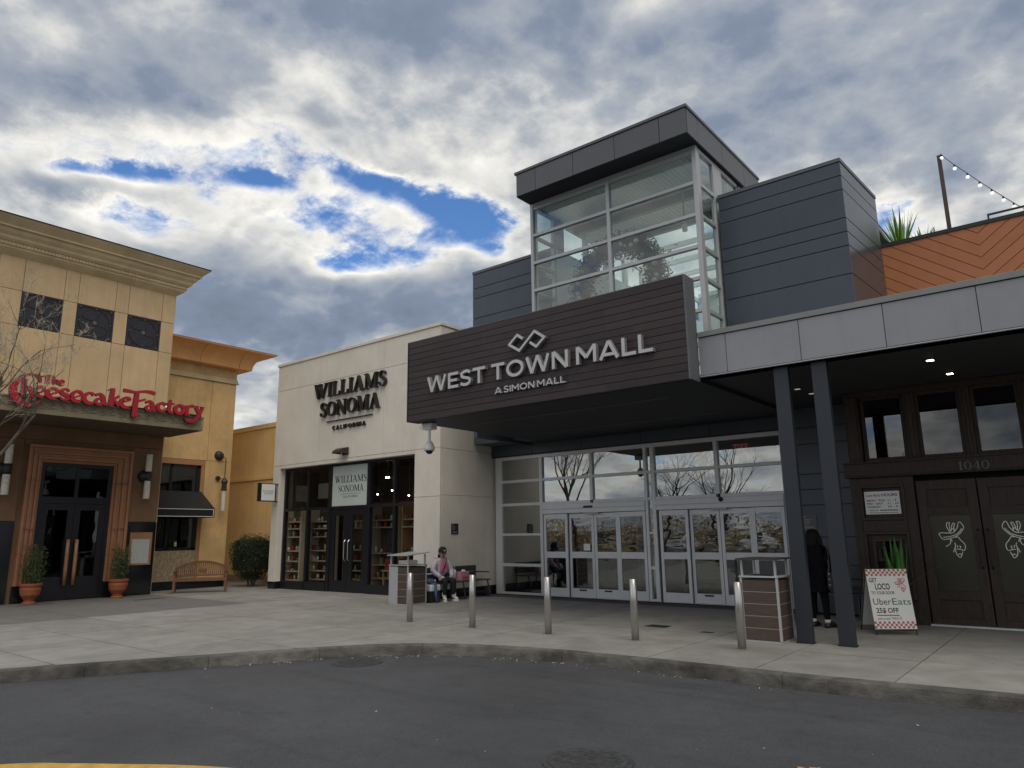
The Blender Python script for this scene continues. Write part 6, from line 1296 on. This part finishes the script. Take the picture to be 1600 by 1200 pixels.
for i,(x,z,lab,n,L) in enumerate(((-2.46,7.30,'largest green yucca behind the orange terrace wall',26,0.95),(-2.05,7.28,'small green yucca right of the large one on the terrace',9,0.50),(-1.86,7.28,'smallest green yucca nearest the light pole on the terrace',7,0.40))):
    spiky('yucca_plant',(x,FY+0.6),z,n,L,0.035,lab,'plant',1.1,pot=False,group='yuccas on the roof terrace',seed=20+i,mt=leafmat('backlit_yucca_leaf',(0.20,0.36,0.06)))  # brighter green stands in for light coming through the leaves from behind
def foliage(m, pts, r, size, rnd):
    for p in pts:
        a,b = rnd.uniform(0,6.28),rnd.uniform(-1.2,1.2); d = Vector((math.cos(a)*math.cos(b),math.sin(a)*math.cos(b),math.sin(b))); s_ = d.orthogonal().normalized(); q = s_.cross(d); c_ = rnd.uniform(0,6.28); s_ = s_*math.cos(c_)+q*math.sin(c_); L = size*rnd.uniform(0.6,1.3); w_ = L*0.32; p = Vector(p)
        m.add([p-s_*L*0.5,p+d.cross(s_)*w_*0.5,p+s_*L*0.5,p-d.cross(s_)*w_*0.5],[(0,1,2,3)])
def potted(c, seed, label):
    r = random.Random(seed); t = empty('potted_shrub', (c[0],c[1],0), label, 'plant', 'potted shrubs by the restaurant door')
    MB().lathe((c[0],c[1],0.002),[(0.165,0),(0.17,0.03),(0.12,0.06),(0.13,0.10),(0.22,0.22),(0.245,0.36),(0.235,0.42),(0.26,0.45),(0.265,0.50),(0.23,0.51),(0.22,0.46)],22).build('pot', TERRA, t, smooth=False)
    MB().lathe((c[0],c[1],0.44),[(0.215,0),(0.2,0.02)],16).build('soil', JOINT, t)
    st = MB(); pts = []
    for q in range(26):
        a = r.uniform(0,6.28); h = r.uniform(0.45,1.05); sp_ = r.uniform(0.05,0.30); top = (c[0]+sp_*math.cos(a),c[1]+sp_*math.sin(a),0.48+h)
        mid = (c[0]+sp_*0.6*math.cos(a),c[1]+sp_*0.6*math.sin(a),0.48+h*0.5); st.tube([(c[0]+0.06*math.cos(a),c[1]+0.06*math.sin(a),0.46),mid,top],[0.006,0.005,0.002],4,False)
        for k in range(95):
            f = r.uniform(0.12,1.0); bx = [c[0],c[1],0.46]; w_ = 0.02+0.085*math.sin(math.pi*min(1,f*1.05))
            pts.append(tuple(bx[i]+(top[i]-bx[i])*f+r.gauss(0,w_) for i in range(3)))
    st.build('stems', BARKD, t); m = MB(); foliage(m, pts, 0, 0.060, r); m.build('foliage', leafmat('shrub_leaf',(0.055,0.085,0.025)), t)
potted((-21.95,7.22),3,'potted shrub in terracotta urn left of the restaurant door')
potted((-21.85,9.36),5,'potted shrub in terracotta urn beside the menu case')
# clipped shrub
r = random.Random(9); t = empty('clipped_shrub', (-22.55,13.75,0), 'clipped dark green shrub in the gap beside the wooden bench', 'shrub')
m = MB(); pts = []
while len(pts) < 15000:
    x,y,z = r.uniform(-1,1),r.uniform(-1,1),r.uniform(-1,1); d = (abs(x)**4+abs(y)**4+abs(z)**4)**(1/4)
    if d > 1 or d < 0.72: continue
    tp = 1-0.42*max(0,-z)**1.3; bump_ = 1+0.06*math.sin(7*x+3*z)+0.05*math.sin(9*y+5*z); pts.append((-22.55+x*0.66*tp*bump_,13.95+y*0.62*tp*bump_,0.92+z*0.70*bump_))
for q in range(160):
    a = r.uniform(-0.55,0.55); pts.append((-22.55+a,13.95+r.uniform(-.5,.5),1.62+r.uniform(0,0.13)))
foliage(m, pts, 0, 0.06, r); m.build('crown', leafmat('hedge_leaf',(0.022,0.042,0.014)), t)
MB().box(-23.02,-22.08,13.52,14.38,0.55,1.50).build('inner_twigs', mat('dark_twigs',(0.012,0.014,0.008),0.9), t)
m = MB()
for q in range(5): a = q*1.25; m.tube([(-22.55+0.08*math.cos(a),13.95+0.08*math.sin(a),0.0),(-22.55+0.28*math.cos(a),13.95+0.28*math.sin(a),0.7)],[0.025,0.012],5)
m.build('trunk', BARKD, t)
# wooden bench
wbn = empty('wooden_bench', (-21.6,11.55,0), 'teak garden bench with arched slatted back by the ledgestone', 'bench')
wbn_ang = math.atan2(1.25,0.78); ub = Vector((math.cos(wbn_ang),math.sin(wbn_ang),0)); vb = Vector((-math.sin(wbn_ang),math.cos(wbn_ang),0))
ob_ = Vector((-21.38,11.52,0)); HB = 0.75
def bx_(a0,a1,d0,d1,z0,z1,nm): c = ob_+ub*(a0+a1)/2+vb*(d0+d1)/2+Vector((0,0,(z0+z1)/2)); MB().obox(c,ub*(a1-a0)/2,vb*(d1-d0)/2,(0,0,(z1-z0)/2)).build(nm, TEAK, wbn, bev=0.005)
for a in (-HB,HB-0.06):
    bx_(a,a+0.06,0.0,0.06,0.002,0.62,'leg'); bx_(a,a+0.06,0.44,0.50,0.002,0.70,'leg'); bx_(a-0.01,a+0.07,-0.04,0.50,0.62,0.65,'armrest'); bx_(a+0.01,a+0.05,0.06,0.44,0.32,0.38,'side_rail')
    for q in range(3): bx_(a+0.02,a+0.045,0.12+q*0.11,0.145+q*0.11,0.38,0.62,'arm_spindle')
bx_(-HB+0.06,HB-0.06,0.0,0.03,0.34,0.41,'apron')
for q in range(5): bx_(-HB+0.02,HB-0.02,0.01+q*0.09,0.085+q*0.09,0.411,0.432,'seat_slat')
bx_(-HB+0.06,HB-0.06,0.455,0.49,0.47,0.52,'back_rail')
def arch(a): return 0.70+0.20*(1-(a/HB)**2)
for q in range(24):
    a = -HB+0.09+q*(2*HB-0.18)/23; bx_(a-0.016,a+0.016,0.465,0.482,0.52,arch(a)-0.02,'back_slat')
m = MB(); pts = [(-HB+0.0+2*HB*i/16) for i in range(17)]
for i in range(16):
    a0,a1 = pts[i],pts[i+1]; P0 = ob_+ub*a0+vb*0.472; P1 = ob_+ub*a1+vb*0.472; h = 0.035
    m.add([tuple(P0+vb*s_*0.025+Vector((0,0,arch(a0)-h))) for s_ in (-1,1)]+[tuple(P1+vb*s_*0.025+Vector((0,0,arch(a1)-h))) for s_ in (-1,1)]+[tuple(P0+vb*s_*0.025+Vector((0,0,arch(a0)+h))) for s_ in (-1,1)]+[tuple(P1+vb*s_*0.025+Vector((0,0,arch(a1)+h))) for s_ in (-1,1)],[(0,2,6,4),(1,5,7,3),(4,6,7,5),(0,1,3,2)])
m.build('top_rail', TEAK, wbn)
bx_(-0.10,0.16,0.46,0.464,0.56,0.70,'plaque_board')
# ------------------------------------------------------------------ camera under the sign
t = empty('dome_camera', (-11.25,11.1,3.34), 'white dome security camera hanging under the sign', 'camera')
MB().box(-11.40,-11.12,11.02,11.22,3.88,4.022).build('mount_box', WHITE, t, bev=0.02); MB().tube([(-11.26,11.12,3.88),(-11.26,11.12,3.62)],0.028,12).build('stem', WHITE, t)
MB().lathe((-11.26,11.12,3.42),[(0.115,0),(0.115,0.06),(0.10,0.13),(0.06,0.20),(0.03,0.22)],18).build('housing', WHITE, t, smooth=True); MB().sphere((-11.26,11.12,3.425),0.085,14,8).build('dome', mat('smoked_dome',(0.01,0.01,0.012),0.1), t, smooth=True)
MB().tube([(-11.40,11.05,4.02),(-11.48,11.03,3.96),(-11.45,11.05,3.90),(-11.39,11.08,3.92)],0.008,5).build('cable', WHITE, t)
# EXIT sign inside the glazing, seen from behind
t = empty('exit_sign', (-6.35,16.4,3.3), 'red exit sign behind the top right entrance pane', 'sign')
MB().box(-6.55,-6.10,16.4,16.44,3.42,3.64).build('housing', BLKM, t); text('EXIT', mat('exit_red',(0.5,0.12,0.10),0.5,emit=((0.6,0.12,0.1),0.5)), t, 'lettering', (-6.16,16.397,3.46), (-1,0,0), (0,0,1), width=0.34, height=0.14, bold=0.01)
# wreath in the tower
t = empty('wreath', (-7.9,13.8,6.2), 'large dark green christmas wreath with baubles inside the glass tower', 'wreath')
r = random.Random(2); wc = Vector((-7.92,13.85,7.22)); m = MB(); pts = []
for q in range(15000):
    a = r.uniform(0,6.283); rr_ = 0.95+r.gauss(0,0.13); pts.append((wc.x+rr_*math.cos(a)*1.05, wc.y+r.gauss(0,0.10), wc.z+rr_*math.sin(a)))
foliage(m, pts, 0, 0.10, r); m.build('greenery', leafmat('fir_needles',(0.018,0.035,0.022)), t)
MB().tube([(wc.x+1.0*math.cos(2*math.pi*q/36),wc.y,wc.z+0.95*math.sin(2*math.pi*q/36)) for q in range(37)],0.12,8).build('ring', MATS['dark_twigs'], t)
for q in range(30):
    a = r.uniform(0,6.283); MB().sphere((wc.x+(0.95+r.gauss(0,0.1))*math.cos(a),wc.y-0.2,wc.z+(0.95+r.gauss(0,0.1))*math.sin(a)),r.uniform(0.03,0.075),8,6).build('bauble', (SILV,WHITE,mat('grey_bauble',(0.25,0.25,0.26),0.2,0.6))[q%3], t, smooth=True)
# roof terrace: light pole with bulbs, rail
t = empty('light_pole', (-1.535,FY+0.3,7.3), 'slim dark pole carrying the string lights on the roof terrace', 'pole')
MB().box(-1.57,-1.50,FY+0.28,FY+0.35,7.26,9.03).build('pole', mat('rusty_pole',(0.07,0.045,0.035),0.7,var=0.3), t)
bl = [(-1.492,9.0),(-1.42,8.88),(-1.296,8.70),(-1.104,8.45),(-0.928,8.21),(-0.756,7.99),(-0.595,7.79),(-0.451,7.61),(-0.30,7.44)]
t = empty('string_lights', (-0.9,FY+0.3,7.4), 'string of clear bulbs sagging from the terrace pole', 'lights')
MB().tube([(x,FY+0.3,z+0.04) for x,z in bl]+[(0.4,FY+0.3,7.40),(1.5,FY+0.3,7.9),(2.5,FY+0.3,9.0)],0.007,5).build('wire', BLKM, t)
for x,z in bl[:1]+bl[2:]:
    MB().tube([(x,FY+0.3,z+0.04),(x,FY+0.3,z-0.01)],0.016,6).build('socket', BLKM, t); MB().sphere((x,FY+0.3,z-0.045),0.036,8,6).build('bulb', mat('bulb_glass',(0.9,0.9,0.9),0.1,emit=((1,1,0.95),0.6)), t, smooth=True)
t = empty('terrace_rail', (0.6,FY+0.2,7.33), 'black metal frame on the terrace wall at the right edge', 'rail')
MB().box(-0.88,2.8,FY+0.1,FY+0.14,7.45,7.48).build('top_bar', BLKM, t)
for x in (-0.88,-0.2,0.6,1.6): MB().box(x,x+0.03,FY+0.1,FY+0.14,7.325,7.45).build('post', BLKM, t)
# ------------------------------------------------------------------ trees
def tree(c, h, seed, label, group, lean=(0,0), mt=BARK, mt2=BARKD, depth=6, spread=0.62, first=0.35, r0=0.10, tl=None, kf=(0.58,0.80), nb=5):
    r = random.Random(seed); t = empty('bare_tree', c, label, 'tree', group); tr = MB(); br = MB(); tw = MB()
    def grow(p, d, L, rad_, lv, mb):
        n = 5 if lv < 3 else 4; pts = [Vector(p)]; rs_ = [rad_]; dd = Vector(d)
        for i in range(n):
            dd = (dd+Vector((r.gauss(0,0.10),r.gauss(0,0.10),r.gauss(0.03,0.07)))*(1+0.25*lv)).normalized(); pts.append(pts[-1]+dd*L/n); rs_.append(max(rad_*(1-0.45*(i+1)/n),0.0028))
        (tr if lv == 0 else br if lv < 4 else tw).tube(pts, rs_, 8 if lv < 2 else 5 if lv < 4 else 4, lv < 2)
        if lv >= depth: return
        k = r.choice((2,3,3)) if lv else nb
        for q in range(k):
            f = r.uniform(first if lv == 0 else 0.3,1.0) if q else 1.0; i = min(int(f*n),n); a = r.uniform(0,6.283); sd_ = dd.orthogonal().normalized(); o2_ = sd_.cross(dd); sp_ = spread*r.uniform(0.6,1.3)
            nd_ = (dd+(sd_*math.cos(a)+o2_*math.sin(a))*sp_).normalized(); grow(pts[i], nd_, L*r.uniform(*kf), rs_[i]*0.68, lv+1, br)
    grow(c, (lean[0],lean[1],1), tl or h*0.36, r0, 0, tr)
    tr.build('trunk', mt2, t, smooth=True); br.build('branches', mt2, t); tw.build('twigs', mt, t); return t
tree((-18.0,4.58,0), 8.8, 17, 'bare tree with pale twigs coloured as sunlit at the left edge before the restaurant', 'bare trees', lean=(0.0,0.02), depth=7, first=0.62, spread=0.66, tl=4.0, kf=(0.50,0.66), nb=7)
# ------------------------------------------------------------------ car park behind the viewer (seen mirrored in the entrance glass)
for i,(c,h,sd_) in enumerate((((-17.5,-9.0,-0.15),9.5,31),((-25.0,-17.0,-0.15),10.5,32),((-9.0,-16.0,-0.15),9.0,33))):
    tree(c, h, sd_, ('bare tree mirrored in the left entrance panes','bare tree mirrored in the middle entrance panes','bare tree mirrored in the right entrance panes')[i], 'bare trees', mt=BARKD, depth=5, r0=0.16)
def car(c, ang, col, label):
    t = empty('parked_car', c, label, 'car', 'cars in the car park'); pl_ = placer(c, ang); P_ = mat('car_paint_'+label.split()[0], col, 0.25, 0.2, var=0.02)
    prof = [(-2.2,0.35),(-2.2,0.75),(-2.05,0.90),(-1.35,0.98),(-0.75,1.42),(0.75,1.45),(1.35,0.98),(2.05,0.85),(2.2,0.6),(2.2,0.35)]
    n = len(prof); m = MB(); 
    for s_ in (-1,1): m.v += [(x,s_*(0.88 if z < 1.1 else 0.68),z) for x,z in prof]
    m.face(tuple(range(n))); m.face(tuple(range(2*n-1,n-1,-1)))
    for i in range(n): m.face((i,n+i,n+(i+1)%n,(i+1)%n))
    on_body(m, pl_).build('body', P_, t, bev=0.04)
    g = MB()
    for s_ in (-1,1): g.add([(-1.15,s_*0.865,1.02),(1.15,s_*0.865,1.02),(0.70,s_*0.70,1.40),(-0.70,s_*0.70,1.40)],[(0,1,2,3)])
    on_body(g, pl_).build('side_windows', GRAN, t); on_body(MB().add([(1.36,-0.7,1.0),(1.36,0.7,1.0),(0.80,0.62,1.42),(0.80,-0.62,1.42)],[(0,1,2,3)]).add([(-1.37,-0.7,1.0),(-1.37,0.7,1.0),(-0.79,0.62,1.41),(-0.79,-0.62,1.41)],[(0,1,2,3)]), pl_).build('windscreens', GRAN, t)
    for x in (-1.35,1.35):
        for s_ in (-1,1): on_body(MB().tube([(x,s_*0.70,0.33),(x,s_*0.90,0.33)],0.33,16), pl_).build('wheel', BLKM, t)
    for s_ in (-1,1): on_body(MB().box(2.16,2.215,s_*0.62-0.16,s_*0.62+0.16,0.62,0.76), pl_).build('headlight', WHITE, t)
for i,(x,y,a,col,lab) in enumerate(((-27,-24,1.5,(0.5,0.5,0.5),'silver car parked behind the viewer'),(-23.8,-24,1.6,(0.45,0.38,0.26),'beige car parked behind the viewer'),(-20.5,-24,1.55,(0.7,0.7,0.68),'white car parked behind the viewer'),(-14,-24,1.6,(0.05,0.06,0.10),'navy car parked behind the viewer'),(-33,-24,1.5,(0.45,0.36,0.20),'gold car parked behind the viewer'),(-38,-30,1.5,(0.25,0.26,0.28),'grey car parked behind the viewer'))): car((x,y,-0.15), a, col, lab)
t = MB(); r = random.Random(8); pts = []
for q in range(40000):
    x = r.uniform(-140,60); y = -66+4*math.sin(x*0.1)+r.gauss(0,2.5); h = 6.5+2.5*math.sin(x*0.23)+1.5*math.sin(x*0.71+1); pts.append((x,y,min(abs(r.gauss(0,0.5)),1.0)*h*0.55))
foliage(t, pts, 0, 0.55, r); t.build('tree_line', leafmat('sunlit_winter_wood',(0.46,0.33,0.15)), label='winter tree line beyond the car park behind the viewer', kind='stuff')  # golden sunlight on the trees is put into the leaf colour
m = MB(); pts = []
for q in range(9000): pts.append((r.uniform(-45,-8),-20+r.gauss(0,0.5),min(abs(r.gauss(0,0.3)),0.8)-0.15))
foliage(m, pts, 0, 0.10, r); m.build('hedge', leafmat('sunlit_hedge',(0.42,0.27,0.10)), label='low hedge row behind the viewer with golden sunlight in its colour', kind='stuff')  # hedge leaves carry a golden sunlit tone for the warm reflections
